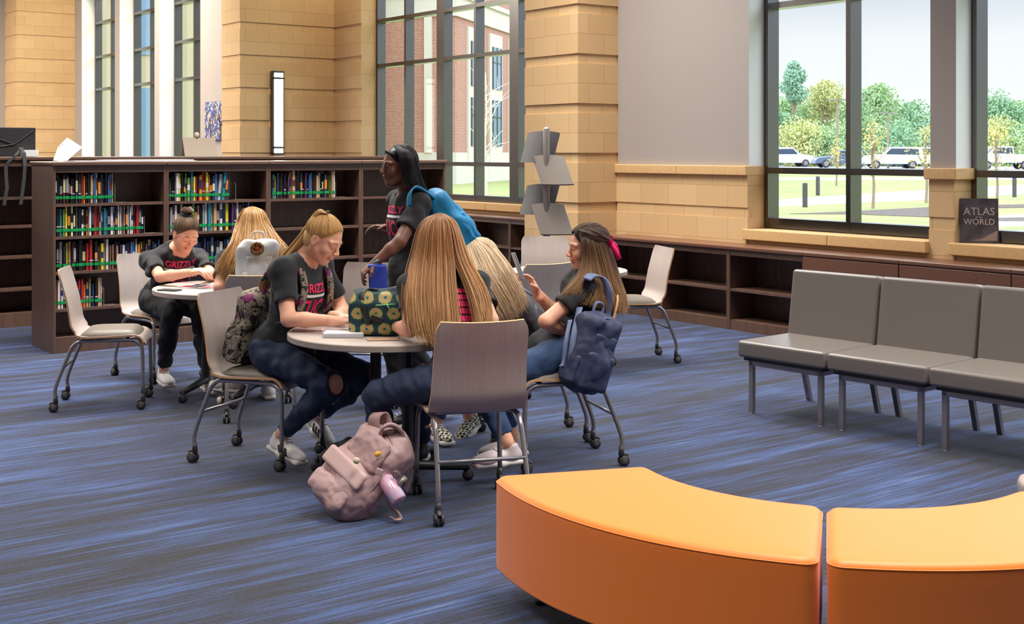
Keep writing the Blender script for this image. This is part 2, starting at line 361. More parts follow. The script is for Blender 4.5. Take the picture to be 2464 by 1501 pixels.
# wall lamp on the stone pier
root = empty('wall_sconce', (8.9, 18.33, 1.6)); tag(root, 'tall narrow glowing wall lamp with bronze bands on the tan stone pier', 'wall lamp')
rx = lambda px: 18.35/(CA-(px-CX)/FPX*SA)*((px-CX)/FPX*CA+SA)
xa, xb = rx(652), rx(677); Ys = 18.35/(CA+.186*SA)
za, zb = EYE-(372-YH)*Ys/FPX, EYE-(172-YH)*Ys/FPX
at = Vector(((xa+xb)/2, 18.33, (za+zb)/2)); root.location = at
M['lampglow'] = mat('lit_white_diffuser', (1, 1, 1), .5, emit=((1, .93, .82), 5))
g = MB(); g.box(xa+.012, xb-.012, 18.25, 18.335, za+.01, zb-.01); o = g.build('diffuser', M['lampglow'], root, at=at, bevel=.01); o.location = (0, 0, 0)
g = MB(); H = zb-za
for z, h in ((za+.012, .03), (zb-.012, .03), (za+H*.085, .03), (zb-H*.085, .03)): g.box(xa, xb, 18.235, 18.35, z-h/2, z+h/2)
g.box(xa-.012, xa+.012, 18.26, 18.35, za, zb); g.box(xb-.008, xb+.006, 18.27, 18.35, za, zb)
o = g.build('bracket', M['frame'], root, at=at); o.location = (0, 0, 0)
# painting on the far wall
root = empty('painting', (XF, 20.3, 2.1)); tag(root, 'narrow painting of a dark tree with blue and yellow leaves behind the stone pier', 'painting')
m = mat('painted_tree', srgb(150, 150, 160), .7); g_ = NG(m); tc = g_.n('ShaderNodeTexCoord'); vo = g_.n('ShaderNodeTexVoronoi'); vo.inputs['Scale'].default_value = 26; g_.l(tc.outputs['Object'], vo.inputs[0])
rp = g_.n('ShaderNodeValToRGB'); rp.color_ramp.interpolation = 'CONSTANT'; e = rp.color_ramp.elements
for _ in range(3): e.new(.5)
for x, (p, c) in zip(e, [(0, srgb(84, 96, 150)), (.3, srgb(84, 76, 80)), (.5, srgb(176, 176, 190)), (.72, srgb(206, 170, 90)), (.8, srgb(60, 72, 130))]): x.position = p; x.color = (*c, 1)
sp = g_.n('ShaderNodeSeparateColor'); g_.l(vo.outputs['Color'], sp.inputs[0]); g_.l(sp.outputs[0], rp.inputs[0]); g_.l(rp.outputs[0], g_.b.inputs['Base Color'])
g = MB(); g.box(-.04, -.003, -.5, .62, -.3, .36); g.build('canvas', m, root)
g = MB()
for y0, z0, y1, z1, w in ((-.1, -.3, -.05, -.05, .05), (-.05, -.05, .03, .16, .03), (-.05, -.05, -.18, .1, .018), (-.03, 0, .16, .2, .016), (.35, -.3, .4, .05, .03)):
    g.add([(-.043, y0-w, z0), (-.043, y0+w, z0), (-.043, y1+w*.5, z1), (-.043, y1-w*.5, z1), (-.04, y0-w, z0), (-.04, y0+w, z0), (-.04, y1+w*.5, z1), (-.04, y1-w*.5, z1)], [(0, 1, 2, 3), (7, 6, 5, 4), (0, 4, 5, 1), (1, 5, 6, 2), (2, 6, 7, 3), (3, 7, 4, 0)])
g.build('painted_trunk', mat('dark_paint', srgb(56, 50, 54), .7), root)
# ------------------------------------------------------------------ bookcases
SH = [.125, .35, .645, .925, 1.185]                      # shelf tops
def case_unit(name, x0, x1, y0, depth, H, shelves, label, cat, group, mside, mtop, first=False, last=False, double=True, axis='x', rail=.055):
    """front face at y0 (towards -y); built in its own frame: x along the run, y into the depth"""
    W_ = x1-x0; root = empty(name, (0, 0, 0)); tag(root, label, cat, group)
    t = .022
    for a in (0, W_-t):
        g = MB(); g.box(a+.0008, a+t-.0008, 0, depth, 0, H-.032); g.build('side_panel', mside, root, bevel=.002)
    ext0 = .012 if first else -.0008; ext1 = .012 if last else -.0008
    g = MB(); g.box(-ext0, W_+ext1, -.018, depth+.012, H-.032, H); g.build('top_panel', mtop, root, bevel=.006)
    g = MB(); g.box(t, W_-t, .004, .022, H-.032-rail, H-.032)
    if double: g.box(t, W_-t, depth-.022, depth-.004, H-.032-rail, H-.032)
    g.build('header_rail', mside, root)
    g = MB(); g.box(t, W_-t, .006, depth-.006 if double else depth, 0, shelves[0]-.022); g.build('plinth', mside, root)
    yb = depth/2 if double else depth-.012
    g = MB(); g.box(t, W_-t, yb-.006, yb+.006, shelves[0], H-.032); g.build('back_panel', mside, root)
    for z in shelves:
        g = MB(); g.box(t, W_-t, .006, yb-.006, z-.022, z)
        if double: g.box(t, W_-t, yb+.006, depth-.006, z-.022, z)
        g.build('shelf', mside, root)
    return root
ux = [2.99, 3.915, 4.84, 5.765, 6.69]; Y0 = 10.225
order = ['leftmost', 'second from left', 'third from left', 'rightmost']
desc = ['beside an empty chair', 'behind the hair bun girl', 'behind the ponytail girl', 'behind the walking girl']
for i in range(4):
    r = case_unit('bookcase', ux[i], ux[i+1], Y0, .6, 1.52, SH, 'tall brown bookcase, %s of the front row, %s' % (order[i], desc[i]), 'bookcase', 'front row of tall bookcases', M['walnut'], M['walnut_top'], i == 0, i == 3)
    r.location = (ux[i], Y0, 0)
bx = [2.6-.925+.925*k for k in range(7)]
M['walnut2'] = M['walnut']
names2 = ['tall dark empty bookcase in the second row, furthest left in the photo', 'dark bookcase in the second row, its top under the long white paper', 'dark bookcase of the second row behind the shelf of green taped books', 'dark bookcase of the second row, its top carrying the grey tent sign', 'dark bookcase of the second row below the wall lamp', 'last dark bookcase of the second row, nearest the big window']
for i in range(6):
    r = case_unit('bookcase', bx[i], bx[i+1], 12.0, .6, 1.553, SH, names2[i], 'bookcase', 'second row of tall bookcases', M['walnut'], M['walnut_top'], i == 0, i == 5)
    r.location = (bx[i], 12.0, 0)
# low shelving along the window walls (runs along -y, front faces -x)
LS = [.09, .37]
def low_unit(y1, y0, xf, depth, label, group, doors=False):
    r = case_unit('low_bookcase', 0, y1-y0, 0, depth, .752, LS, label, 'low bookcase', group, M['walnut'], M['cherry'], double=False, rail=.05)
    # own frame: x along the run -> room -y ; depth -> room +x
    r.location = (xf, y1, 0); r.rotation_euler = (0, 0, -math.pi/2)
    if doors:
        g = MB(); w = y1-y0; g.box(.006, w-.006, -.018, -.001, .05, .712); d = g.build('door', M['cherry'], r, bevel=.002)
    return r
ys = [9.835, 8.953, 8.071, 7.189]
lab = ['low dark bookcase in the corner beneath the stone pier, behind the brunette', 'low dark two shelf bookcase right of the lone empty chair', 'low dark bookcase partly behind the left end of the grey seats']
for i in range(3): low_unit(ys[i], ys[i+1], 8.32, .36, lab[i], 'low bookcases along the right wall')
yd = [7.189, 6.22, 5.25, 4.28, 3.31, 2.34]
lab = ['low cabinet with brown door behind the first grey seat', 'low cabinet with brown door behind the middle grey seat', 'low cabinet with brown door behind the third grey seat', 'low cabinet with brown door beyond the right edge', 'low cabinet with brown door past the photo edge']
for i in range(4): low_unit(yd[i], yd[i+1], 8.32, .36, lab[i], 'low cabinets along the right wall', True)
yb = [17.2, 16.2, 15.2, 14.2, 13.2, 12.2, 11.2]
lab = ['low dark bookcase under the big window nearest the tall shelves', 'second low dark bookcase under the big window, from the tall shelves', 'low dark bookcase under the big window just behind the walking girl', 'low dark bookcase under the big window right of the turquoise backpack', 'low dark bookcase under the big window beside the magazine rack', 'low dark bookcase under the big window, tucked behind the stone pier']
for i in range(6):
    r = low_unit(yb[i], yb[i+1], 9.62, .36, lab[i], 'low bookcases under the big window')

# ------------------------------------------------------------------ books
rnd = random.Random(5)
PAL = {'black': (26, 25, 28), 'dark grey': (66, 66, 70), 'dark blue': (34, 48, 92), 'blue': (84, 122, 178), 'white': (226, 222, 222), 'grey': (150, 150, 154), 'red': (184, 40, 36), 'dark red': (112, 30, 34), 'orange': (232, 140, 50), 'yellow': (230, 208, 60), 'pale yellow': (222, 214, 150), 'green': (126, 164, 70), 'teal': (46, 128, 146), 'brown': (120, 84, 60), 'tan': (206, 160, 110), 'purple': (92, 44, 92), 'maroon': (70, 30, 36), 'pink': (216, 150, 140)}
BM = {k: mat(k.replace(' ', '_')+'_book_cloth', srgb(*v), .5) for k, v in PAL.items()}
def book_mesh(w, h, d, col, lab_h, tc):
    g = MB(); t = .003
    g.box(0, w, 0, t, 0, h, 0)                                            # spine
    g.box(0, t, 0, d, 0, h, 0); g.box(w-t, w, 0, d, 0, h, 0)
    g.box(t, w-t, t, d-.005, .003, h-.003, 1)
    return g
cnt = {}
def add_book(x, y, z, w, h, d, colname, where, nth, lean=0, title=None, sticker=False, tape=True, ry=0):
    g = book_mesh(w, h, d, colname, .02, None)
    if title: g.box(w*.06, w*.94, -.0012, 0, h*title[1], h*title[2], 2)
    o = g.build('book', [BM[colname], M['paper'], BM[title[0]] if title else M['paper']])
    o.location = (x, y, z); o.rotation_euler = (0, lean, 0)
    tag(o, '%s spined book, %s from the left %s' % (colname, nth, where), 'book', 'books '+where)
    if tape:
        q = MB(); q.box(-.0004, w+.0004, -.0022, .0, .036, .060); q.build('green_tape', M['green'], o)
    if sticker:
        q = MB(); q.box(.001, w-.001, -.0024, 0, .072, .082); q.build('spine_label', M['paper'], o)
    return o
NTH = ['first', 'second', 'third', 'fourth', 'fifth', 'sixth', 'seventh', 'eighth', 'ninth', 'tenth', 'eleventh', 'twelfth', 'thirteenth', 'fourteenth', 'fifteenth', 'sixteenth', 'seventeenth', 'eighteenth', 'nineteenth', 'twentieth'] + ['twenty-'+s for s in ('first', 'second', 'third', 'fourth', 'fifth', 'sixth', 'seventh', 'eighth', 'ninth')] + ['thirtieth'] + ['thirty-'+s for s in ('first', 'second', 'third', 'fourth', 'fifth', 'sixth', 'seventh', 'eighth', 'ninth')] + ['fortieth'] + ['forty-'+s for s in ('first', 'second', 'third', 'fourth', 'fifth', 'sixth', 'seventh', 'eighth', 'ninth')]
def xat(px, y): return y/(CA-(px-CX)/FPX*SA)*((px-CX)/FPX*CA+SA)
def shelf_row(px0, px1, shelf, where, seq, lean_from=None, hmin=.19, hmax=.245):
    """seq: spine colours in the order seen; widths are spread to fill the run"""
    y = Y0+.035; x0, x1 = xat(px0, y), xat(px1, y); n = len(seq)
    ws = [rnd.uniform(.016, .034)*(1.25 if ':' in s else 1) for s in seq]; k = (x1-x0)/sum(ws); x = x0
    for i, s in enumerate(seq):
        big = ':' in s; nm = s.split(':')[0]; w = ws[i]*k; h = rnd.uniform(hmin, hmax)
        if big: h = min(h+.02, hmax)
        ttl = None; r = rnd.random()
        if nm in ('black', 'dark grey', 'dark blue', 'maroon', 'dark red'):
            if r < .42: ttl = (rnd.choice(['grey', 'white', 'pale yellow', 'pink', 'orange', 'dark grey']), .38, rnd.uniform(.6, .9))
        elif r < .38: ttl = (rnd.choice(['dark blue', 'black', 'dark red', 'white', 'brown']), .45, rnd.uniform(.6, .85))
        ln = 0
        if lean_from is not None and i >= lean_from: ln = .1
        add_book(x, y+rnd.uniform(-.012, .014), SH[shelf]+.001, w-.0015, h, rnd.uniform(.14, .19), nm, where, NTH[i], ln, ttl, rnd.random() < .25)
        x += w
    g = MB()                                                              # wire bookend closing the row
    xe = x+.012+(.05 if lean_from is not None else 0)
    g.tube([(xe, y+.01, SH[shelf]+.002), (xe, y+.01, SH[shelf]+.13), (xe, y+.03, SH[shelf]+.15), (xe, y+.09, SH[shelf]+.15), (xe, y+.11, SH[shelf]+.13), (xe, y+.11, SH[shelf]+.002)], .003, 6)
    g.box(xe, xe+.1, y+.01, y+.11, SH[shelf]+.001, SH[shelf]+.003)
    tag(g.build('bookend', M['metalgrey'], at=(xe, y, SH[shelf])), 'thin wire bookend closing the books '+where, 'bookend')
B = {'k': 'black', 'K': 'black:', 'g': 'dark grey', 'w': 'white', 'W': 'white:', 'r': 'red', 'R': 'red:', 'd': 'dark red', 'o': 'orange', 'y': 'yellow', 'p': 'pale yellow', 'n': 'green', 't': 'teal', 'b': 'blue', 'B': 'blue:', 'v': 'purple', 'm': 'maroon', 'u': 'dark blue', 'a': 'tan', 'A': 'tan:', 'e': 'brown', 'h': 'grey', 'i': 'pink'}
def seq(s): return [B[c] for c in s]
shelf_row(125, 274, 4, 'on the top shelf of the leftmost bookcase', seq('dkkkdkkkkgkRokKawBwkgukBbp'))
shelf_row(125, 345, 3, 'on the second shelf of the leftmost bookcase', seq('ykktnykpkgKwkowkRRwetbkWwgWWaikWWWrRuk'), hmin=.2)
shelf_row(125, 385, 2, 'on the third shelf of the leftmost bookcase', seq('gmkhkyAmmkKkRRkkeyAweekgugwuvBtioykeAkbu'), hmin=.19)
shelf_row(125, 247, 1, 'on the fourth shelf of the leftmost bookcase', seq('woWWmkgdBBrroapubkAw'), hmin=.18, hmax=.23)
shelf_row(408, 552, 4, 'on the top shelf of the second bookcase', seq('gkkWykunntyrkoRyokuBWtgg'), 20)
shelf_row(408, 607, 3, 'on the second shelf of the second bookcase', seq('hgwkakuNnkikhWtwAkWkykvvWgkkbu'.replace('N', 'n')), hmin=.2)
shelf_row(408, 600, 2, 'on the third shelf of the second bookcase', seq('ktubgkkBtkkukkBkkwkbtgukakb'), hmin=.18, hmax=.22)
shelf_row(656, 806, 4, 'on the top shelf of the third bookcase', seq('tyukekvvAAkkgkvkBBkawkugknAw'))
# ------------------------------------------------------------------ chairs, tables, seats
def rbx(g, x0, x1, y0, y1, z0, z1, m=0): g.box(x0, x1, y0, y1, z0, z1, m)
def make_chair():
    root = empty('cafe_chair')
    prof = spline([(-.272, .865), (-.252, .79), (-.222, .68), (-.205, .59), (-.192, .52), (-.155, .47), (-.095, .452), (.0, .452), (.10, .455), (.18, .458), (.225, .448), (.248, .42), (.256, .40)], 34)
    ny = 13; th = .011; g = MB(); top = []; n = len(prof)
    def width(i):
        s = i/(n-1)
        if i == 0: return .185
        if i == 1: return .201
        if i >= n-1: return .165
        if i == n-2: return .19
        return .208 + .012*math.exp(-((s-.45)/.2)**2)
    for side in (0, 1):
        for i, p in enumerate(prof):
            a = prof[max(i-1, 0)]; b = prof[min(i+1, n-1)]; t = (b-a)/np.linalg.norm(b-a); nn = np.array([-t[1], t[0]])
            if nn[0] < 0 and nn[1] < 0: nn = -nn
            s = i/(n-1)
            for j in range(ny):
                v = -1+2*j/(ny-1); y = v*width(i); cup = (.022 if s < .42 else .008)*v*v
                o = nn*(cup + (0 if side else -th)); top.append((p[0]+o[0], y, p[1]+o[1]))
    g.v = top; N0 = n*ny
    for i in range(n-1):
        for j in range(ny-1):
            a = i*ny+j; g.f.append((a, a+1, a+ny+1, a+ny)); g.m.append(0); g.f.append((N0+a, N0+a+ny, N0+a+ny+1, N0+a+1)); g.m.append(0)
    bd = [j for j in range(ny)] + [i*ny+ny-1 for i in range(1, n)] + [(n-1)*ny+j for j in range(ny-2, -1, -1)] + [i*ny for i in range(n-2, 0, -1)]
    for k in range(len(bd)): a, b = bd[k], bd[(k+1) % len(bd)]; g.f.append((a, N0+a, N0+b, b)); g.m.append(1)
    sh = g.build('shell', [M['laminate'], M['ply']], root, smooth=True)
    e = sh.modifiers.new('e', 'EDGE_SPLIT'); e.split_angle = .7
    # upholstered pad: follows the seat
    g = MB(); K = 12; J = 12
    for i in range(K+1):
        u = i/K; x = -.135+.375*u; z = .452 + (.006 if u < .8 else .006-.05*((u-.8)/.2)**2)
        for j in range(J+1):
            v = -1+2*j/J; e = (1-abs(2*u-1)**5)*(1-abs(v)**5)
            g.v.append((x, v*.187*(1-.12*abs(2*u-1)**4), z+.004+.034*max(e, 0)**.45))
    off = len(g.v)
    for i in range(K+1):
        u = i/K; x = -.135+.375*u; z = .452 + (.006 if u < .8 else .006-.05*((u-.8)/.2)**2)
        for j in range(J+1):
            v = -1+2*j/J; g.v.append((x, v*.187*(1-.12*abs(2*u-1)**4), z+.001))
    for i in range(K):
        for j in range(J):
            a = i*(J+1)+j; g.f.append((a, a+J+1, a+J+2, a+1)); g.m.append(0); g.f.append((off+a, off+a+1, off+a+J+2, off+a+J+1)); g.m.append(0)
    ring = [j for j in range(J+1)] + [i*(J+1)+J for i in range(1, K+1)] + [K*(J+1)+j for j in range(J-1, -1, -1)] + [i*(J+1) for i in range(K-1, 0, -1)]
    for k in range(len(ring)): a, b = ring[k], ring[(k+1) % len(ring)]; g.f.append((a, b, off+b, off+a)); g.m.append(0)
    g.build('seat_pad', M['seatpad'], root, smooth=True)
    for s in (-1, 1):
        y = s*.19
        g = MB(); g.tube(spline([(-.27, y*1.06, .085), (-.268, y*1.05, .16), (-.19, y*1.02, .36), (-.165, y, .405), (-.13, y, .428), (-.08, y, .432), (.14, y, .432), (.2, y, .425), (.235, y, .395), (.245, y*1.03, .34), (.25, y*1.06, .085)], 40), .0115, 10)
        g.build('leg_frame', M['silver'], root, smooth=True)
    g = MB(); g.tube([(-.236, -.197, .26), (-.236, .197, .26)], .008, 8); g.tube([(-.02, -.19, .428), (-.02, .19, .428)], .009, 8); g.tube([(.14, -.19, .428), (.14, .19, .428)], .009, 8)
    g.build('stretcher', M['silver'], root, smooth=True)
    for x in (-.27, .25):
        for s in (-1, 1):
            y = s*.2; g = MB()
            Mx = Matrix.Rotation(math.pi/2, 3, 'X'); c = Vector((x-.012, y, .027))
            for dy in (-.013, .013): g.lathe([(.0, -.008), (.024, -.008), (.027, -.004), (.027, .004), (.024, .008), (0, .008)], c+Vector((0, dy, 0)), 18, 0, Mx)
            g.lathe([(.013, .05), (.016, .055), (.014, .075), (.0125, .098)], (x, y, 0), 14)
            g.tube(spline([(x-.032, y, .045), (x-.018, y, .058), (x+.004, y, .055)], 8), .012, 8)
            g.build('caster', M['castor'], root, smooth=True)
    return root
chair0 = make_chair(); used = [False]
def place_chair(X, Y, dx, dy, label, sc=1.0):
    if used[0]: r = copy_tree(chair0)
    else: r = chair0; used[0] = True
    r.location = C(X, Y); r.rotation_euler = (0, 0, head_of(dx, dy)); r.scale = (sc,)*3
    tag(r, label, 'chair', 'taupe cafe chairs on casters'); return r
place_chair(-2.57, 8.03, .98, .16, 'empty taupe cafe chair on casters beside the end of the bookcase, leftmost of all')
place_chair(-2.50, 9.02, .72, -.69, 'taupe cafe chair holding the girl with the hair bun')
place_chair(-1.56, 7.80, -.25, .97, 'taupe cafe chair holding the wavy haired girl with the white backpack')
place_chair(-1.31, 6.62, .91, -.36, 'taupe cafe chair holding the girl with the blonde ponytail')
place_chair(-.19, 5.74, -.25, .97, 'taupe cafe chair nearest the camera, its back under long light brown hair')
place_chair(.24, 6.57, -.95, -.3, 'taupe cafe chair holding the brunette with the phone')
place_chair(.10, 7.12, -.97, -.22, 'taupe cafe chair holding the leaning blonde girl with the charcoal backpack')
place_chair(-.92, 8.15, -.05, -1, 'empty taupe cafe chair behind the ponytail girl, facing the camera')
place_chair(.30, 10.75, .05, -1, 'empty taupe cafe chair facing the camera behind the phone hand, in front of the rack')
place_chair(.12, 8.55, -.52, .85, 'empty taupe cafe chair with pale lit back between the phone and the orange papers')
place_chair(.93, 9.72, -.97, -.25, 'empty taupe cafe chair seen from the side, against the low bookcases')
def make_table(Xc, Yc, r, legs, footdir, label, h=.72):
    root = empty('cafe_table', C(Xc, Yc)); tag(root, label, 'table', 'round cafe tables')
    g = MB(); g.lathe([(r-.004, h-.032), (r, h-.028), (r, h-.004), (r-.003, h), (r-.02, h)], n=72); o = g.build('table_top', [M['edge'], M['table']], root, smooth=True)
    for p in o.data.polygons:
        if abs(p.normal.z) > .9: p.material_index = 1; p.use_smooth = False
    e = o.modifiers.new('e', 'EDGE_SPLIT'); e.split_angle = .6
    c0 = C(Xc, Yc); fd = C(*footdir).normalized()
    for X, Y in legs:
        p = C(X, Y)-c0; g = MB(); g.tube([(p.x, p.y, .1), (p.x, p.y, h-.034)], .028, 16); g.box(p.x-.05, p.x+.05, p.y-.05, p.y+.05, h-.045, h-.032); g.build('post', M['black'], root, smooth=False)
        a = p+fd*.3; b = p-fd*.3
        g = MB(); g.tube([(a.x, a.y, .07), (p.x*.99, p.y*.99, .1), (b.x, b.y, .07)], [.024, .03, .024], 10, flat=.8); g.build('foot_bar', M['black'], root, smooth=True)
        for q in (a, b):
            g = MB(); g.lathe([(0, -.012), (.026, -.012), (.03, -.006), (.03, .006), (.026, .012), (0, .012)], (q.x, q.y, .03), 18, 0, Matrix.Rotation(math.pi/2, 3, 'X')); g.tube([(q.x, q.y, .035), (q.x, q.y, .08)], .012, 8); g.build('caster', M['castor'], root, smooth=True)
    return root
TX, TY = -.60, 6.24
make_table(TX, TY, .5, [(-.69, 6.42), (-.50, 6.08)], (.95, .3), 'round taupe table in the middle, with the green lunch bag on it')
make_table(-1.83, 8.27, .5, [(-2.02, 8.36), (-1.66, 8.18)], (.25, .97), 'round taupe table between the hair bun girl and the bookcase')
make_table(.42, 9.45, .44, [(.28, 9.45), (.56, 9.45)], (.3, .95), 'round taupe table with orange papers behind the brunette')
# grey vinyl seats
def make_seat():
    r = empty('lounge_seat'); w = .632
    g = MB(); g.box(0, w, 0, .63, .345, .445); g.build('seat_cushion', M['bench'], r, bevel=.02, seg=4)
    g = MB(); mx = Matrix.Rotation(-.14, 3, 'X'); g.obox((w/2, .575, .63), w, .1, .43, mx); g.build('back_cushion', M['bench'], r, bevel=.022, seg=4)
    g = MB(); g.box(.03, w-.03, .03, .6, .325, .343); g.build('base_board', M['black'], r)
    g = MB()
    for y in (.05, .55): g.box(.05, w-.05, y, y+.03, .293, .325)
    for x in (.05, w-.08): g.box(x, x+.03, .05, .58, .294, .324)
    g.build('frame_rail', M['silver'], r, bevel=.003)
    for x in (.05, w-.08):
        g = MB(); g.box(x, x+.03, .05, .08, 0.004, .30); g.lathe([(.018, 0), (.018, .005)], (x+.015, .065, 0), 12); g.build('leg', M['silver'], r, bevel=.003)
        g = MB(); a = .55; b = .64
        g.add([(x, a, .3), (x+.03, a, .3), (x+.03, a+.03, .3), (x, a+.03, .3), (x, b, .004), (x+.03, b, .004), (x+.03, b+.03, .004), (x, b+.03, .004)], [(0, 1, 2, 3), (4, 7, 6, 5), (0, 4, 5, 1), (1, 5, 6, 2), (2, 6, 7, 3), (3, 7, 4, 0)])
        g.lathe([(.018, 0), (.018, .005)], (x+.015, b+.015, 0), 12); g.build('leg', M['silver'], r)
    return r
seat0 = make_seat(); dseat = (.657, -.753)
l = ['grey vinyl lounge seat, leftmost of the joined row by the window', 'grey vinyl lounge seat in the middle of the joined row', 'grey vinyl lounge seat at the right photo edge of the joined row', 'grey vinyl lounge seat beyond the right photo edge']
for i in range(4):
    s = seat0 if i == 0 else copy_tree(seat0)
    s.location = C(1.415+dseat[0]*.648*i-.036, 7.80+dseat[1]*.648*i-.03); s.rotation_euler = (0, 0, head_of(*dseat)); tag(s, l[i], 'seat', 'joined grey lounge seats')
# orange curved ottomans
def make_ottoman(a0, a1, label):
    cx, cy, Ro, Ri = 1.225, 4.924, 1.332, .742; root = empty('curved_ottoman', C(cx, cy)); tag(root, label, 'ottoman', 'orange curved ottomans')
    ang = math.atan2(-SA, CA)                             # camera frame to room frame
    K = 40; ri = .035
    outl = []
    def pt(R, t): return np.array([R*math.cos(t+ang), R*math.sin(t+ang)])
    # closed outline offset levels for a soft rounded block
    prof = [(.30, .105), (.0, .105), (0, .11), (0, .36)] + [(.030*(1-math.cos(q)), .40+.030*math.sin(q)) for q in np.linspace(0, math.pi/2, 7)] 
    prof += [(.07, .4325), (.16, .434)]
    g = MB(); rings = []
    for ins, z in prof:
        if ins == .30: continue
        ins2 = min(ins, .2); da_o = ins2/Ro; da_i = ins2/Ri; ring = []; rc = max(.045-ins2, .006)
        Ro_, Ri_ = Ro-ins2, Ri+ins2
        b0, b1 = a0, a1
        ro = [pt(Ro_, b0+(ins2+rc)/Ro_+(b1-b0-2*(ins2+rc)/Ro_)*k/K) for k in range(K+1)]
        ri_ = [pt(Ri_, b1-(ins2+rc)/Ri_-(b1-b0-2*(ins2+rc)/Ri_)*k/K) for k in range(K+1)]
        def corner(R, t, sgnR, sgnT, rev):
            # quarter-round between arc end and end face
            er = pt(1, t); et = np.array([-er[1], er[0]])*sgnT; cen = er*(R-sgnR*rc) + et*0 
            base = er*(R-sgnR*rc) + np.array([-er[1], er[0]])*sgnT*(-(ins2+rc))
            out = [base + er*sgnR*rc*math.cos(q) + np.array([-er[1], er[0]])*sgnT*rc*math.sin(q) for q in np.linspace(0, math.pi/2, 6)]
            return out[::-1] if rev else out
        ring = corner(Ro_, b0, 1, -1, True) + ro[1:-1] + corner(Ro_, b1, 1, 1, False) + corner(Ri_, b1, -1, 1, True) + ri_[1:-1] + corner(Ri_, b0, -1, -1, False)
        rings.append((ring, z))
    n = len(rings[0][0])
    for ring, z in rings: g.v += [(p[0], p[1], z) for p in ring]
    for i in range(len(rings)-1):
        for k in range(n): g.f.append((i*n+k, i*n+(k+1) % n, (i+1)*n+(k+1) % n, (i+1)*n+k)); g.m.append(0)
    # top and bottom filled with strips between outer and inner arcs
    L = len(rings)-1
    bm = None
    cx_ = [(sum(p[0] for p in rings[L][0])/n, sum(p[1] for p in rings[L][0])/n)]
    for lev in (0, L):
        base = lev*n; oc = list(range(0, 6+K-1+6)); ic = list(range(len(oc), n))[::-1]
        m_ = min(len(oc), len(ic))
        for k in range(m_-1): g.f.append((base+oc[k], base+oc[k+1], base+ic[k+1], base+ic[k])); g.m.append(0)
    o = g.build('upholstered_body', M['orange'], root, smooth=True)
    for R in (Ro-.13, Ri+.1):
        for t in (a0+.12, a1-.12):
            p = pt(R, t); g = MB(); g.lathe([(.022, 0), (.024, .012), (.018, .02), (.016, .105)], (p[0], p[1], 0), 14); g.build('foot', M['black'], root, smooth=True)
    # sewn seam around the top edge
    ring = [Vector((p[0], p[1], 0)) for p in rings[3][0]]
    g = MB(); pts = [Vector((v.x, v.y, .412)) for v in ring]; pts.append(pts[0]); g.tube(pts, .0022, 6, cap=False); g.build('seam', M['orange'], root, smooth=True)
    return root
D = math.radians
make_ottoman(D(194.3), D(254.9), 'orange curved ottoman whose left end points at the front cafe chair')
make_ottoman(D(256.0), D(316.5), 'orange curved ottoman running off the right photo edge')
# chair corner at the right edge: another seat arm
c = C(2.425, 5.6); root = empty('footstool', c); tag(root, 'low round beige footstool just entering at the right photo edge', 'footstool')
g = MB(); g.lathe([(.15, .055), (.175, .062), (.18, .08), (.18, .125), (.172, .145), (.15, .152), (.02, .155)], n=36); g.build('cushion', M['laminate'], root, smooth=True)
for a in range(4):
    q = math.pi/4+a*math.pi/2; g = MB(); g.lathe([(.016, 0), (.02, .01), (.014, .056)], (.12*math.cos(q), .12*math.sin(q), 0), 12); g.build('foot', M['black'], root)
# magazine rack
Yr = 11.4; c = W3(Q(1315, 400, Yr)); root = empty('magazine_rack', (c.x, c.y, 0)); tag(root, 'tall grey pole magazine rack with tilted trays in front of the stone pier', 'rack')
zt = Q(1315, 306, Yr)[2]
g = MB(); g.lathe([(.031, 0), (.031, zt-.02), (.028, zt-.008), (.018, zt), (.001, zt+.002)], (0, 0, 0), 20); g.build('pole', M['metalgrey'], root, smooth=True)
g = MB(); g.lathe([(.24, 0), (.24, .012), (.22, .02), (.04, .03)], (0, 0, 0), 32); g.build('base', M['metalgrey'], root)
cam2room = Matrix.Rotation(math.atan2(-SA, CA), 3, 'Z')
def tray(px, pyt, pyb, wpx, slant, yaw, Yd, mt):
    """curved tray panel; yaw 0 faces the camera"""
    zt_, zb_ = Q(0, pyt, Yd)[2], Q(0, pyb, Yd)[2]; X = (px-1315)*Yr/FPX; g = MB(); K = 10
    w = wpx*Yd/FPX; R = cam2room @ Matrix.Rotation(yaw, 3, 'Z'); H = zt_-zb_
    for s in (0, .008):
        for j in range(2):
            for i in range(K+1):
                u = -1+2*i/K; arch = .018*(1-u*u) if j == 0 else -.002*(1-u*u)
                lx = u*w/2 + (slant*.5 if j == 1 else -slant*.5); ly = -.03*(1-u*u)+s + (.07 if j == 0 else 0) + (.16 if slant < 0 else 0)
                v = R @ Vector((lx, ly-.09, 0)); g.v.append((X+v.x*1+0, v.y, (zt_ if j == 0 else zb_)+arch))
    n = K+1
    for i in range(K):
        g.f += [(i, i+1, n+i+1, n+i), (2*n+i, 3*n+i, 3*n+i+1, 2*n+i+1), (i, 2*n+i, 2*n+i+1, i+1), (n+i, n+i+1, 3*n+i+1, 3*n+i)]
    g.f += [(0, n, 3*n, 2*n), (K, 2*n+K, 3*n+K, n+K)]; g.m = [0]*len(g.f)
    # lip at the bottom
    pr = [g.v[n+i] for i in range(n)]; f = R @ Vector((0, -.028, 0))
    q = MB(); q.v = pr + [(x+f.x, y+f.y, z+.004) for x, y, z in pr] + [(x+f.x, y+f.y, z+.012) for x, y, z in pr]
    for i in range(K): q.f += [(i, i+1, n+i+1, n+i), (n+i, n+i+1, 2*n+i+1, 2*n+i)]; q.m += [0, 0]
    sd = MB()
    o = g.build('tray', mt, root, smooth=False)
    if slant > 0: q.build('tray_lip', mt, o, smooth=True)
    return o
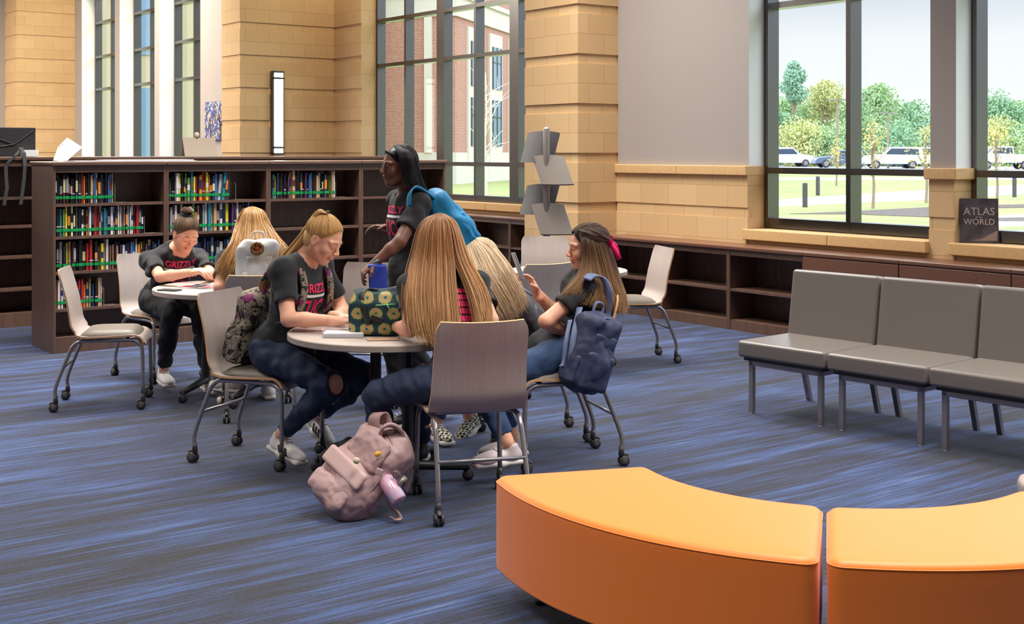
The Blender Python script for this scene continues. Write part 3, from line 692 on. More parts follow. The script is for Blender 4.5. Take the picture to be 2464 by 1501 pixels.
for a in ((1334, 377, 446, 78, .085, 0, 11.3, M['rack']), (1332, 494, 566, 80, .085, 0, 11.3, M['rack']), (1297, 320, 390, 78, -.07, 0, 11.55, M['darkgrey']), (1295, 446, 514, 78, -.07, 0, 11.55, M['darkgrey']), (1295, 572, 640, 78, -.07, 0, 11.55, M['darkgrey']), (1332, 612, 680, 80, .085, 0, 11.3, M['rack'])):
    tray(*a)
# ------------------------------------------------------------------ outside
o = MB().box(10.6, 400, -200, 400, -.2, -.02).build('ground_lawn', M['grass']); struct(o)
def patch(name, pts, m, z):
    g = MB(); w = [W3(QF(px, py, 0)) for px, py in pts]; g.prism([(p.x, p.y) for p in w], -.1, z)
    return struct(g.build(name, m))
patch('ground_path', [(1700, 486), (1877, 479), (2235, 455), (2600, 436), (2640, 456), (2235, 479), (1877, 495), (1700, 503)], M['concrete'], -.012)
patch('ground_path', [(1700, 427), (3000, 425), (3000, 432), (1700, 432)], M['concrete'], -.012)
patch('ground_path', [(2330, 523), (2700, 497), (2700, 530), (2330, 548)], M['concrete'], -.010)
patch('ground_path', [(2300, 566), (2600, 540), (2700, 600), (2350, 620)], M['concrete'], -.010)
patch('ground_mulch', [(1900, 513), (2050, 507), (2240, 497), (2300, 494), (2300, 516), (2240, 521), (2050, 514)], M['mulch'], -.008)
patch('ground_mulch', [(2400, 492), (2600, 487), (2600, 497), (2400, 499)], M['mulch'], -.008)
patch('ground_mulch', [(2400, 523), (2600, 519), (2600, 533), (2400, 531)], M['mulch'], -.006)
patch('ground_parking', [(1500, 389), (3200, 389), (3400, 412), (1500, 412)], M['asphalt'], -.012)
# bollards
for px, yb, lab in ((1937, 497, 'grey bollard on the near edge of the path, left in the right window'), (1968, 469, 'grey bollard on the far edge of the path, right of the nearer bollard'), (2441, 473, 'grey bollard seen through the window at the right edge')):
    c = W3(QF(px, yb)); r = empty('bollard', (c.x, c.y, -.02)); tag(r, lab, 'bollard', 'grey bollards')
    g = MB(); g.lathe([(.075, 0), (.075, .62), (.08, .62), (.08, .64), (.066, .66), (.066, .665)], n=16); g.build('post', M['darkgrey'], r, smooth=False)
    g = MB(); g.lathe([(.066, .66), (.078, .68), (.07, .705), (.03, .72)], n=16); g.build('cap', M['darkgrey'], r, smooth=True)
# parked cars
def car_mesh_parts(kind, body):
    r = empty('parked_car'); L = 4.6; w = .9
    if kind == 'suv': side = [(-2.3, .35), (-2.3, 1.0), (-2.15, 1.6), (-1.9, 1.72), (.3, 1.72), (.95, 1.15), (2.0, 1.02), (2.28, .8), (2.3, .35)]
    elif kind == 'truck': side = [(-2.6, .5), (-2.6, 1.15), (-.6, 1.15), (-.55, 1.75), (.75, 1.78), (1.35, 1.2), (2.5, 1.1), (2.65, .5)]
    else: side = [(-2.3, .35), (-2.28, .95), (-1.7, 1.05), (-1.0, 1.45), (.25, 1.47), (1.0, 1.0), (2.05, .88), (2.28, .65), (2.3, .35)]
    def slab(g, pts, hw, m=0):
        n = len(pts); g.add([(x, -hw, z) for x, z in pts] + [(x, hw, z) for x, z in pts], [tuple(range(n)), tuple(range(n, 2*n))[::-1]] + [(i, n+i, n+(i+1) % n, (i+1) % n) for i in range(n)], m)
    g = MB(); slab(g, side, w); g.build('car_body', body, r, bevel=.08, seg=3)
    g = MB()
    if kind == 'suv': pr = [(-2.0, 1.1), (-1.85, 1.58), (.25, 1.6), (.72, 1.14)]
    elif kind == 'truck': pr = [(-.5, 1.2), (-.45, 1.65), (.7, 1.66), (1.1, 1.22)]
    else: pr = [(-1.55, 1.03), (-.95, 1.37), (.2, 1.39), (.75, 1.02)]
    slab(g, pr, w+.01); g.build('side_window', M['carglass'], r)
    g = MB(); x0, z0 = side[4]; x1, z1 = side[5]
    g.add([(x0+.06, -.75, z0-.05), (x0+.06, .75, z0-.05), (x1-.02, .8, z1+.03), (x1-.02, -.8, z1+.03), (x0+.1, -.75, z0-.03), (x0+.1, .75, z0-.03), (x1+.03, .8, z1+.05), (x1+.03, -.8, z1+.05)], [(0, 1, 2, 3), (4, 7, 6, 5), (0, 4, 5, 1), (1, 5, 6, 2), (2, 6, 7, 3), (3, 7, 4, 0)]); g.build('windscreen', M['carglass'], r)
    for x in (-1.4, 1.42):
        for s in (-1, 1):
            g = MB(); g.lathe([(.0, -.11), (.3, -.11), (.34, -.08), (.34, .08), (.3, .11), (0, .11)], (x, s*.82, .34), 20, 0, Matrix.Rotation(math.pi/2, 3, 'X')); wv = g.build('wheel', M['tyre'], r)
            g = MB(); g.lathe([(.0, -.005), (.2, -.005), (.2, .005), (0, .005)], (x, s*.935, .34), 12, 0, Matrix.Rotation(math.pi/2, 3, 'X')); g.build('hubcap', M['metalgrey'], wv)
    g = MB(); g.box(-2.33, -2.25, -.82, -.55, .75, .95); g.box(-2.33, -2.25, .55, .82, .75, .95); g.build('tail_light', M['tail'], r)
    g = MB(); g.box(2.2, 2.31, -.8, -.5, .62, .76); g.box(2.2, 2.31, .5, .8, .62, .76); g.build('head_light', M['white'], r)
    return r
M['tail'] = mat('red_tail_light', srgb(220, 60, 70), .3)
CW = mat('white_car_paint', srgb(240, 242, 246), .3, coat=.5); CDk = mat('dark_blue_car_paint', srgb(86, 100, 126), .3, coat=.5); CS = mat('silver_car_paint', srgb(206, 212, 222), .3, coat=.5); CG = mat('grey_car_paint', srgb(104, 112, 128), .3, coat=.5)
cars = [(1893, 401, 'suv', CW, 8, 'white parked car at the far left of the car park'), (1940, 399, 'sedan', CG, 118, 'grey parked car with red tail light behind the white one'), (1968, 398, 'sedan', CS, 70, 'silver car parked nose out left of the dark sedan'), (2022, 403, 'sedan', CDk, 180, 'dark blue sedan left of the window mullion'), (2088, 397, 'sedan', CDk, 12, 'dark sedan just right of the window mullion'), (2146, 405, 'suv', CS, 176, 'silver wagon in the middle of the right pane'), (2192, 401, 'suv', CW, 120, 'white car parked between the silver wagon and white truck'), (2120, 390, 'suv', CDk, 170, 'dark blue car roof showing behind the silver wagon'), (2222, 404, 'suv', CW, 160, 'white truck-like car at the stone pier'), (2412, 407, 'truck', CW, 176, 'white pickup truck in the window by the right edge')]
for px, py, kd, pt, dg, lab in cars:
    r = car_mesh_parts(kd, pt); c = W3(QF(px, py)); r.location = (c.x, c.y, -.012); r.scale = (1.2,)*3; r.rotation_euler = (0, 0, head_of(math.cos(D(dg)), math.sin(D(dg)))); tag(r, lab, 'car', 'cars in the car park')
# car park lamp posts
for px, pt_, Y, lab in ((2015, 240, 118, 'brown lamp post rising before the trees, left pane'), (2137, 272, 124, 'brown lamp post rising before the trees, right pane')):
    c = W3(QF(px, 365+4880/Y)); zt = Q(px, pt_, Y)[2]; r = empty('lamp_post', (c.x, c.y, 0)); tag(r, lab, 'lamp post', 'car park lamp posts')
    g = MB(); g.tube([(0, 0, -.1), (0, 0, zt)], [.13, .09], 8); g.build('pole', M['trunk'], r)
    g = MB(); d = C(1, 0); g.obox((d.x*.5, d.y*.5, zt), .8, .3, .12, cam2room); g.obox((-d.x*.5, -d.y*.5, zt), .8, .3, .12, cam2room); g.build('lamp_head', M['metalgrey'], r)
# trees: a lumpy crown of leaf blades on a forked trunk
G1 = leaf_material('mid_green_leaves', srgb(143, 175, 123), srgb(176, 200, 143)); G2 = leaf_material('deep_green_leaves', srgb(122, 162, 125), srgb(156, 188, 141)); G3 = leaf_material('yellow_green_leaves', srgb(178, 188, 117), srgb(210, 205, 138)); G4 = leaf_material('golden_leaves', srgb(211, 194, 106), srgb(226, 217, 148)); G5 = leaf_material('blue_green_leaves', srgb(138, 178, 156), srgb(171, 202, 167))
def tree(px, ptop, w_m, Y, leaves, label, n=1500, kind='round', base=None, name='broadleaf_tree', leaf=.5, seed=0, low=.12, grp='trees beyond the car park'):
    rn = np.random.default_rng(seed+int(px)); c = W3(np.array([(px-CX)*Y/FPX, Y, 0])); H = EYE-(ptop-YH)*Y/FPX
    r = empty(name, (c.x, c.y, -.02)); tag(r, label, 'tree', grp)
    g = MB(); tw = max(.05, H*.018)
    g.tube(spline([(0, 0, -.1), (.02*H, 0, H*.3), (-.01*H, .01*H, H*.6), (.0, 0, H*.92)], 8), [tw*(1-.11*i) for i in range(8)], 7)
    cl = []; K = 9 if kind == 'round' else 7
    for i in range(K*2):
        if kind == 'tall':
            z = H*(low+(1-low)*rn.uniform(.05, .97)); rad = w_m*(.18+.25*(1-z/H)); off = w_m*.35*(1-z/H)+.1*w_m
        else:
            z = H*(low+(1-low)*rn.uniform(.08, .88)); f = math.sin(math.pi*min(.95, (z/H-low)/(1-low)*.8+.2)); rad = w_m*rn.uniform(.16, .26); off = w_m*.38*f
        a = rn.uniform(0, 6.28); q = off*math.sqrt(rn.uniform(0, 1)); cl.append((q*math.cos(a), q*math.sin(a), z-rad*.4 if z > H*.85 else z, rad))
        g.tube([(0, 0, z*.7), (cl[-1][0]*.5, cl[-1][1]*.5, z*.85), cl[-1][:3]], [tw*.4, tw*.25, tw*.1], 5)
    g.build('trunk', M['trunk'], r)
    cl = np.array(cl); cl[0] = (0, 0, H-w_m*.14, w_m*.14)
    idx = rn.integers(0, len(cl), n); u = rn.normal(size=(n, 3)); u /= np.linalg.norm(u, axis=1)[:, None]; rr = rn.uniform(.35, 1, n)**.5
    ctr = cl[idx, :3] + u*(cl[idx, 3]*rr)[:, None]*np.array([1, 1, .85])
    ctr[:, 2] = np.maximum(ctr[:, 2], .1)
    a = rn.normal(size=(n, 3)); a /= np.linalg.norm(a, axis=1)[:, None]; b = np.cross(a, rn.normal(size=(n, 3))); b /= np.linalg.norm(b, axis=1)[:, None]
    s = leaf*rn.uniform(.5, 1, n)[:, None]
    V = np.concatenate([ctr-a*s*.5, ctr+b*s*.3, ctr+a*s*.5, ctr-b*s*.3], 1).reshape(-1, 3)
    me = bpy.data.meshes.new('crown'); me.from_pydata(V.tolist(), [], [(4*i, 4*i+1, 4*i+2, 4*i+3) for i in range(n)]); me.materials.append(leaves)
    o = bpy.data.objects.new('crown', me); COL.objects.link(o); o.parent = r
T = [(1911, 143, 4.6, 150, G5, 'tall narrow blue-green tree against the sky, left pane', 2600, 'tall', .12), (1890, 232, 9, 158, G1, 'round green tree filling the left edge of the pane', 3000, 'round', .03), (1945, 240, 9, 165, G2, 'deep green tree right of the tall narrow one', 2600, 'round', .03), (1985, 186, 8, 155, G3, 'yellowish tree with crooked top left of the mullion', 2800, 'round', .05), (2025, 232, 9, 160, G1, 'green tree just left of the window mullion', 2600, 'round', .03), (2070, 240, 8, 162, G2, 'green tree hidden mostly by the mullion', 2000, 'round', .03), (2112, 196, 8, 152, G1, 'bushy green tree with forked top, right pane', 3200, 'round', .04), (2150, 262, 8, 168, G5, 'blue-green tree behind the lamp post, right pane', 2600, 'round', .02), (2192, 240, 10, 158, G2, 'broad deep green tree right of the lamp post', 3400, 'round', .02), (2232, 284, 8, 165, G5, 'green tree half hidden by the painted pier', 2400, 'round', .02), (1865, 262, 8, 150, G2, 'green tree at the left window frame', 2000, 'round', .02), (1920, 300, 9, 140, G3, 'low yellow-green bush tree before the left trees', 2600, 'round', 0), (2000, 306, 10, 142, G1, 'low green bushy tree before the mullion', 2600, 'round', 0), (2160, 310, 10, 142, G2, 'low green bushy tree right pane', 2600, 'round', 0), (2405, 222, 9, 150, G2, 'deep green tree in the window at the right edge', 3000, 'round', .03), (2455, 236, 9, 156, G1, 'green tree at the very right edge of the photo', 2600, 'round', .03), (2390, 290, 9, 145, G3, 'yellow-green tree beside the dark frame of the right-edge window', 2400, 'round', 0), (2440, 296, 10, 143, G1, 'low green tree behind the pickup truck', 2400, 'round', 0), (2500, 240, 10, 150, G2, 'green tree past the right photo edge', 1200, 'round', .03), (2550, 250, 10, 150, G1, 'green tree further past the right photo edge', 1200, 'round', .03), (2275, 290, 10, 155, G1, 'green tree hidden behind the painted pier', 1200, 'round', .03), (2330, 290, 10, 155, G2, 'green tree hidden behind the window frame of the pier', 1200, 'round', .03)]
for i, (px, pt_, w_, Y, lv, lab, n, kd, low) in enumerate(T): tree(px, pt_, w_, Y, lv, lab, int(n*2), kd, seed=i, low=low, leaf=.42)
for px, pt_, w_, Y, lab in ((2100, 282, 1.5, 36, 'young golden tree on the lawn in the right pane'), (2228, 300, 1.5, 40, 'young golden tree by the painted pier'), (2398, 298, 1.4, 38, 'young golden tree in the right-edge window'), (2012, 330, 1.0, 60, 'young golden tree left of the mullion')):
    tree(px, pt_, w_, Y, G4, lab, 420, 'tall', name='young_tree', leaf=.1, low=.42, grp='young staked trees')
# pale bare ornamental tree in front of the brick building
c = W3(QF(1168, 365+4880/27)); r = empty('bare_sapling', (c.x, c.y, -.02)); tag(r, 'slender pale bare sapling before the brick building', 'tree')
g = MB(); rn = random.Random(3); pale = mat('pale_bark', srgb(226, 214, 200), .8)
g.tube(spline([(0, 0, -.1), (.03, .02, .8), (-.03, 0, 1.6), (.05, .03, 2.4), (.0, 0, 3.3)], 14), [.045-.0026*i for i in range(14)], 7)
for k in range(22):
    z = .9+2.2*k/22; a = rn.uniform(0, 6.28); l_ = rn.uniform(.25, .6); p1 = (math.cos(a)*l_*.5, math.sin(a)*l_*.5, z+.18); p2 = (math.cos(a)*l_, math.sin(a)*l_, z+rn.uniform(.2, .5)); g.tube([(0, 0, z), p1, p2], [.014, .009, .004], 5)
    g.tube([p1, (p1[0]+rn.uniform(-.2, .2), p1[1]+rn.uniform(-.2, .2), p1[2]+.25)], [.007, .003], 5)
g.build('branches', pale, r)
# brick building
cb = C(-2.82, 63.0); rot = head_of(.27, .963); bd = empty('brick_building', (cb.x, cb.y, 0), rot); tag(bd, 'red brick school building with cream bands seen through the big window', 'building')
# own frame: x = along the receding face, y to the left (towards -X)
g = MB(); g.box(0, 46, 0, 4.6, 1.55, 8.35); g.build('brick_wall', M['brick'], bd)
g = MB(); g.box(0, 46, 0, 4.6, 9.6, 13.6); g.build('upper_wall', M['brick'], bd)
g = MB(); g.box(-.08, 46, -.08, 4.66, -.1, 1.55); g.box(-.1, 46, -.1, 4.7, 8.35, 9.35); g.box(-.2, 46, -.2, 4.8, 9.35, 9.6); g.box(-.15, 46, -.15, 4.75, 13.6, 14.2); g.build('stone_band', M['cream'], bd)
for k in range(7):
    x = 3.0+3.85*k
    fr = MB(); fr.box(x-1.2, x+1.2, -.12, .1, .9, 8.0); f = fr.build('window_surround', M['cream'], bd)
    for z0, z1 in ((1.9, 4.4), (5.0, 7.3), (10.3, 12.6)):
        q = MB(); q.box(x-.8, x+.8, -.16, .05, z0, z1); q.build('pane', M['winglass'], f)
        q = MB(); q.box(x-.03, x+.03, -.2, 0, z0, z1); q.box(x-.8, x+.8, -.2, 0, z0+(z1-z0)*.62, z0+(z1-z0)*.62+.06)
        for s in (-.8, .78): q.box(x+s, x+s+.05, -.2, 0, z0, z1)
        q.build('muntin', M['frame'], f)
for k in range(1):
    y = 2.3
    fr = MB(); fr.box(-.1, .1, y-.9, y+.9, 10.0, 12.6); f = fr.build('window_surround', M['cream'], bd)
    q = MB(); q.box(-.14, .05, y-.7, y+.7, 10.2, 12.4); q.build('pane', M['winglass'], f)
    q = MB(); q.box(-.17, 0, y-.03, y+.03, 10.2, 12.4); q.build('muntin', M['frame'], f)
g = MB(); g.box(-.14, .1, 1.2, 1.6, 1.55, 8.35); g.build('pilaster', M['cream'], bd)
# neighbouring wing of the school seen through the narrow windows
c = C(-14, 58); r = empty('school_wing', (c.x, c.y, 0), head_of(.9, .1)); tag(r, 'pale yellow building wing seen through the narrow windows', 'building')
M['yellowwall'] = mat('pale_yellow_render', srgb(176, 164, 132), .9)
g = MB(); g.box(-16, 6.6, 0, 6, -.1, 12); g.build('wall', M['yellowwall'], r)
for k in range(7):
    q = MB(); q.box(-15+3*k, -14.2+3*k, -.05, .1, 1, 4.5); q.box(-15+3*k, -14.2+3*k, -.05, .1, 6, 9.5); q.build('pane', M['winglass'], r)

# ------------------------------------------------------------------ things on the tall bookcases and shelves
zt1, zt2 = 1.521, 1.554
def on_top(px, Yrow, z): 
    y = Yrow; return Vector((xat(px, y), y, z))
# black case with hanging straps on the second row
p = on_top(-20, 12.25, zt2); root = empty('laptop_case', p); tag(root, 'flat black case standing upright on the second row bookcase, far left', 'bag')
xr = xat(86, 12.25)-p.x; g = MB(); hz = Q(0, 306, 11.7)[2]-zt2
g.box(-.35, xr, 0, .06, .0, hz); g.build('case_body', mat('black_nylon', srgb(44, 43, 46), .6, bump=(160, .2, .002)), root, bevel=.008)
g = MB(); g.tube([(-.2, -.006, hz*.95), (xr*.5, -.008, hz*.42), (xr*.95, -.006, hz*.9)], .007, 6); g.tube([(-.2, -.006, .05), (xr*.5, -.008, hz*.42)], .005, 6); g.build('flap_seam', M['black'], root)
M['strap'] = mat('black_webbing', srgb(58, 57, 60), .7)
for px, ya, yb_, dxx in ((42, 358, 486, 0), (16, 395, 492, 1)):
    pass
def ribbon(g, pts, w, side, th=.003, m=0):
    """flat strap: pts centre line, side = width direction"""
    pts = [Vector(q) for q in pts]; s = Vector(side).normalized()*w/2; n = len(pts); v = []
    for i, q in enumerate(pts):
        t = (pts[min(i+1, n-1)]-pts[max(i-1, 0)]).normalized(); nn = t.cross(s).normalized()*th/2
        v += [q-s-nn, q+s-nn, q+s+nn, q-s+nn]
    f = [(4*i+k, 4*i+(k+1) % 4, 4*i+4+(k+1) % 4, 4*i+4+k) for i in range(n-1) for k in range(4)] + [(3, 2, 1, 0), (4*n-4, 4*n-3, 4*n-2, 4*n-1)]
    g.add(v, f, m)
ctr = Vector(p)
def lq(px, py, y=11.95): 
    x = xat(px, y); Yc = y/(CA-(px-CX)/FPX*SA); return Vector((x, y, EYE-(py-YH)*Yc/FPX))-ctr
g = MB()
ribbon(g, [lq(54, 355, 12.1), lq(38, 373, 11.98), lq(20, 390), lq(14, 402), lq(15, 430), lq(17, 452), lq(12, 480), lq(10, 494)], .035, (1, .3, 0))
ribbon(g, [lq(48, 355, 12.1), lq(58, 368, 11.98), lq(60, 398), lq(58, 430), lq(54, 462), lq(50, 492)], .035, (1, .3, 0))
g.build('strap', M['strap'], root)
g = MB(); g.obox(lq(54, 361, 12.05), .03, .012, .012, Matrix.Rotation(.7, 3, 'Y')); g.build('buckle', M['metalgrey'], root)
q0 = on_top(72, 12.15, zt2); g = MB(); g.box(-.06, .08, 0, .2, 0, .062)
o = g.build('white_box', M['white'], bevel=.004); o.location = q0; tag(o, 'small white box under the corner of the black case', 'box')
# open booklet on the front row
p = on_top(152, Y0+.15, zt1); root = empty('open_booklet', p); tag(root, 'open white booklet standing tilted on the leftmost bookcase', 'booklet')
def lp(px, py, dy): 
    y = Y0+.15+dy; x = xat(px, y); Yc = y/(CA-(px-CX)/FPX*SA); return Vector((x, y, EYE-(py-YH)*Yc/FPX))-p
g = MB()
A_, B_, C_, D_ = lp(162, 331, .1), lp(198, 354, .0), lp(162, 386, -.06), lp(148, 352, .02); E_ = lp(128, 386, -.04); F_ = lp(140, 352, .05)
for a_, b_, c_, d_ in ((A_, B_, C_, F_), (F_, C_, lp(146, 388, -.08), E_)):
    nrm = (b_-a_).cross(c_-a_).normalized()*.002; g.add([a_, b_, c_, d_, a_+nrm, b_+nrm, c_+nrm, d_+nrm], [(0, 1, 2, 3), (7, 6, 5, 4), (0, 4, 5, 1), (1, 5, 6, 2), (2, 6, 7, 3), (3, 7, 4, 0)])
g.v = [(x, y, max(z, .002)) for x, y, z in g.v]
g.build('pages', M['paper'], root)
g = MB(); g.tube([lp(141, 351, -.01), lp(146, 350, -.015)], .004, 6); g.tube([lp(148, 349, -.01), lp(152, 348, -.015)], .004, 6); g.build('clip', M['metalgrey'], root)
# long sheet
xa, xb = xat(170, Y0+.2), xat(462, Y0+.2)
g = MB(); g.box(xa, xb, Y0+.1, Y0+.4, zt1, zt1+.006); g.box(xa+.3, xb, Y0+.16, Y0+.5, zt1+.006, zt1+.012)
o = g.build('paper_roll', M['paper'], at=((xa+xb)/2, Y0+.25, zt1)); tag(o, 'long white paper banner lying flat along the tall bookcase tops', 'paper')
# tent sign
p = on_top(478, 12.3, zt2); root = empty('tent_sign', p); tag(root, 'grey tent shaped card sign standing before the narrow windows', 'sign')
w = (xat(521, 12.3)-xat(443, 12.3)); h = .19; g = MB()
for s in (-1, 1):
    g.add([(-w/2, s*.07, 0), (w/2, s*.07, 0), (w/2, s*.006, h), (-w/2, s*.006, h), (-w/2, s*.066, 0), (w/2, s*.066, 0), (w/2, s*.002, h), (-w/2, s*.002, h)], [(0, 1, 2, 3), (7, 6, 5, 4), (0, 4, 5, 1), (1, 5, 6, 2), (2, 6, 7, 3), (3, 7, 4, 0)])
g.build('card', mat('greige_card', srgb(176, 162, 146), .8), root)
g = MB(); g.lathe([(.02, 0), (.024, .02), (.024, .04), (.012, .052), (.001, .054)], (-.02, .0, h), 14); o = g.build('knob_ornament', mat('pale_wood', srgb(216, 196, 172), .6), root, smooth=True)
# atlas in the right window
p = Q(2366, 590, 9.9); c = W3(p); root = empty('atlas_book', (8.82, 5.72, .886))
R_ = (xat, )
def ray_x(px, x):                                          # y and distance where a pixel ray meets a plane x
    t = (px-CX)/FPX; Yc = x/(t*CA+SA); return Yc*(CA-t*SA), Yc
ya_, Yca = ray_x(2320, 8.74); yb_, Ycb = ray_x(2400, 8.74)
zt_ = EYE-(476-YH)*Yca/FPX
wA, hA = .285, zt_-.886
root.location = (8.70, 5.94, .886); root.rotation_euler = (0, 0, math.atan2(-.22, .18)); tag(root, 'dark atlas book propped upright on the sill of the right-edge window', 'book')
tl = Matrix.Rotation(-.16, 3, 'X')
mc = mat('atlas_cover', srgb(58, 52, 56), .35, noise=((9, 9, 9), srgb(96, 88, 96), .35), coat=.3)
g = MB(); g.obox(tl @ Vector((wA/2, 0, hA/2)), wA, .004, hA, tl); g.obox(tl @ Vector((wA/2, .034, hA/2)), wA, .004, hA, tl); g.obox(tl @ Vector((.002, .017, hA/2)), .004, .034, hA, tl); g.build('cover', mc, root)
g = MB(); g.obox(tl @ Vector((wA/2-.002, .017, hA/2)), wA-.008, .030, hA-.008, tl); g.build('pages', M['paper'], root)
def text_mesh(body, size, name, m, ext=.0006, align='CENTER', scx=1, bold=0):
    cu = bpy.data.curves.new(name, 'FONT'); cu.body = body; cu.size = size; cu.align_x = align; cu.align_y = 'CENTER'; cu.extrude = ext; cu.offset = bold; cu.resolution_u = 3
    o = bpy.data.objects.new(name, cu); COL.objects.link(o); bpy.context.view_layer.update(); dg = bpy.context.evaluated_depsgraph_get()
    me = bpy.data.meshes.new_from_object(o.evaluated_get(dg)); me.name = name; bpy.data.objects.remove(o); bpy.data.curves.remove(cu)
    if scx != 1: me.transform(Matrix.Diagonal((scx, 1, 1, 1)))
    me.materials.clear(); me.materials.append(m); ob = bpy.data.objects.new(name, me); COL.objects.link(ob); return ob
M['lettering'] = mat('pale_lettering', srgb(196, 178, 172), .5)
for body, s, zz in (('ATLAS', .085, .70), ('of the', .022, .58), ('WORLD', .066, .47)):
    o = text_mesh(body, s, 'cover_lettering', M['lettering'], scx=.95 if s > .03 else 1); o.parent = root
    o.matrix_local = Matrix.Translation(tl @ Vector((wA/2, -.0032, hA*zz))) @ tl.to_4x4() @ Matrix.Rotation(math.pi/2, 4, 'X')
g = MB()
vv = [(.09, .02), (.27, .02), (.275, .10), (.22, .07), (.16, .035)]
g.add([tl @ Vector((x, -.0026, z)) for x, z in vv] + [tl @ Vector((x, -.0022, z)) for x, z in vv], [(0, 1, 2, 3, 4), (9, 8, 7, 6, 5)]); g.build('cover_mountain', mat('mountain_print', srgb(150, 128, 118), .4), root)
# ------------------------------------------------------------------ implicit surfaces (smoothly blended solids) for people, bags and shoes
class SDF:
    def __init__(s): s.p = []
    def cap(s, a, b, ra, rb=None, k=.02, m=0, neg=False, flat=None):
        a, b = np.array(a, float), np.array(b, float); rb = ra if rb is None else rb; R = max(ra, rb)
        s.p.append(('c', a, b, ra, rb, k, m, neg, np.minimum(a, b)-R, np.maximum(a, b)+R, None)); return s
    def ell(s, c, r, k=.02, m=0, neg=False, R=None):
        c, r = np.array(c, float), np.array(r, float); q = r.max() if R is not None else r
        s.p.append(('e', c, r, None, None, k, m, neg, c-q, c+q, None if R is None else np.array(R))); return s
    def box(s, c, h, rnd=.02, k=.02, m=0, neg=False, R=None):
        c, h = np.array(c, float), np.array(h, float); q = np.linalg.norm(h) if R is not None else h
        s.p.append(('b', c, h, rnd, None, k, m, neg, c-q, c+q, None if R is None else np.array(R))); return s
    def dist(s, pr, X):
        t, a, b, ra, rb = pr[:5]; R = pr[10]
        if t == 'c':
            ab = b-a; L = ab@ab+1e-12; h = np.clip(((X-a)@ab)/L, 0, 1); d = X-a-h[..., None]*ab
            return np.sqrt((d*d).sum(-1)) - (ra+(rb-ra)*h)
        Y = X-a
        if R is not None: Y = Y@R                        # columns of R are the local axes
        if t == 'e':
            q = Y/b; k0 = np.sqrt((q*q).sum(-1))+1e-9; k1 = np.sqrt(((q/b)**2).sum(-1))+1e-9
            return k0*(k0-1)/k1
        q = np.abs(Y)-(b-ra); return np.sqrt((np.maximum(q, 0)**2).sum(-1))+np.minimum(q.max(-1), 0)-ra
    def mesh(s, h, lo=None, hi=None, warp=None, off=0.):
        pos = [p for p in s.p if not p[7]]
        if lo is None: lo = np.min([p[8] for p in pos], 0)-.03-abs(off)
        if hi is None: hi = np.max([p[9] for p in pos], 0)+.03+abs(off)
        lo, hi = np.array(lo, float), np.array(hi, float); n = np.maximum(((hi-lo)/h).astype(int)+2, 4)
        F = np.full(n, .5, np.float32); ax = [lo[i]+h*np.arange(n[i]) for i in range(3)]
        mg = .035+off
        for p in s.p:
            i0 = np.maximum(((p[8]-mg-p[5]-lo)/h).astype(int), 0); i1 = np.minimum(((p[9]+mg+p[5]-lo)/h).astype(int)+2, n)
            if (i1 <= i0).any(): continue
            sl = tuple(slice(i0[i], i1[i]) for i in range(3))
            X = np.stack(np.meshgrid(*[ax[i][sl[i]] for i in range(3)], indexing='ij'), -1)
            if warp is not None: X = X + warp(X)
            d = s.dist(p, X); f = F[sl]; k = p[5]
            if p[7]:
                d = -d; hh = np.clip(.5-.5*(f-d)/k, 0, 1); F[sl] = f*(1-hh)+d*hh + k*hh*(1-hh)
            else:
                hh = np.clip(.5+.5*(f-d)/k, 0, 1); F[sl] = f*(1-hh)+d*hh - k*hh*(1-hh)
        F -= off
        I = F < 0; c = np.zeros(n-1, np.uint8)
        for dx in (0, 1):
            for dy in (0, 1):
                for dz in (0, 1): c += I[dx:n[0]-1+dx, dy:n[1]-1+dy, dz:n[2]-1+dz]
        act = (c > 0) & (c < 8); idx = np.full(n-1, -1, np.int64); A = np.argwhere(act); idx[act] = np.arange(len(A))
        P = np.zeros((len(A), 3)); W_ = np.zeros(len(A))
        for axd in range(3):
            o = [i for i in range(3) if i != axd]
            for u in (0, 1):
                for v in (0, 1):
                    e = [0, 0, 0]; e[o[0]] = u; e[o[1]] = v; a = A+e; b = a.copy(); b[:, axd] += 1
                    fa = F[a[:, 0], a[:, 1], a[:, 2]]; fb = F[b[:, 0], b[:, 1], b[:, 2]]; m = (fa < 0) != (fb < 0)
                    t = np.where(m, fa/(fa-fb+1e-12), 0); q = a.astype(float); q[:, axd] += t; P[m] += q[m]; W_[m] += 1
        V = lo+h*(P/W_[:, None]); faces = []
        for axd in range(3):
            o1, o2 = [(1, 2), (2, 0), (0, 1)][axd]
            a = [slice(1, n[i]-1) for i in range(3)]; a[axd] = slice(0, n[axd]-1); b = list(a); b[axd] = slice(1, n[axd])
            fa = I[tuple(a)]; fb = I[tuple(b)]; E = np.argwhere(fa != fb)
            if not len(E): continue
            sg = fa[E[:, 0], E[:, 1], E[:, 2]]; base = E + np.array([0 if i == axd else 1 for i in range(3)])
            def cell(d1, d2):
                q = base.copy(); q[:, o1] -= d1; q[:, o2] -= d2; return idx[q[:, 0], q[:, 1], q[:, 2]]
            q = np.stack([cell(1, 1), cell(0, 1), cell(0, 0), cell(1, 0)], 1); q[~sg] = q[~sg][:, ::-1]; faces.append(q)
        Fc = np.concatenate(faces); Fc = Fc[(Fc >= 0).all(1)]
        ctr = V[Fc].mean(1); best = np.full(len(ctr), 9.); mi = np.zeros(len(ctr), int)
        if len({p[6] for p in s.p}) > 1:
            for p in s.p:
                if p[7] and p[6] < 0: continue
                Xc = ctr + (warp(ctr) if warp is not None else 0); d = s.dist(p, Xc)
                if p[7]: d = np.abs(d)+.001
                w = d < best; best[w] = d[w]; mi[w] = p[6]
        elif s.p: mi[:] = s.p[0][6]
        return V, Fc, mi
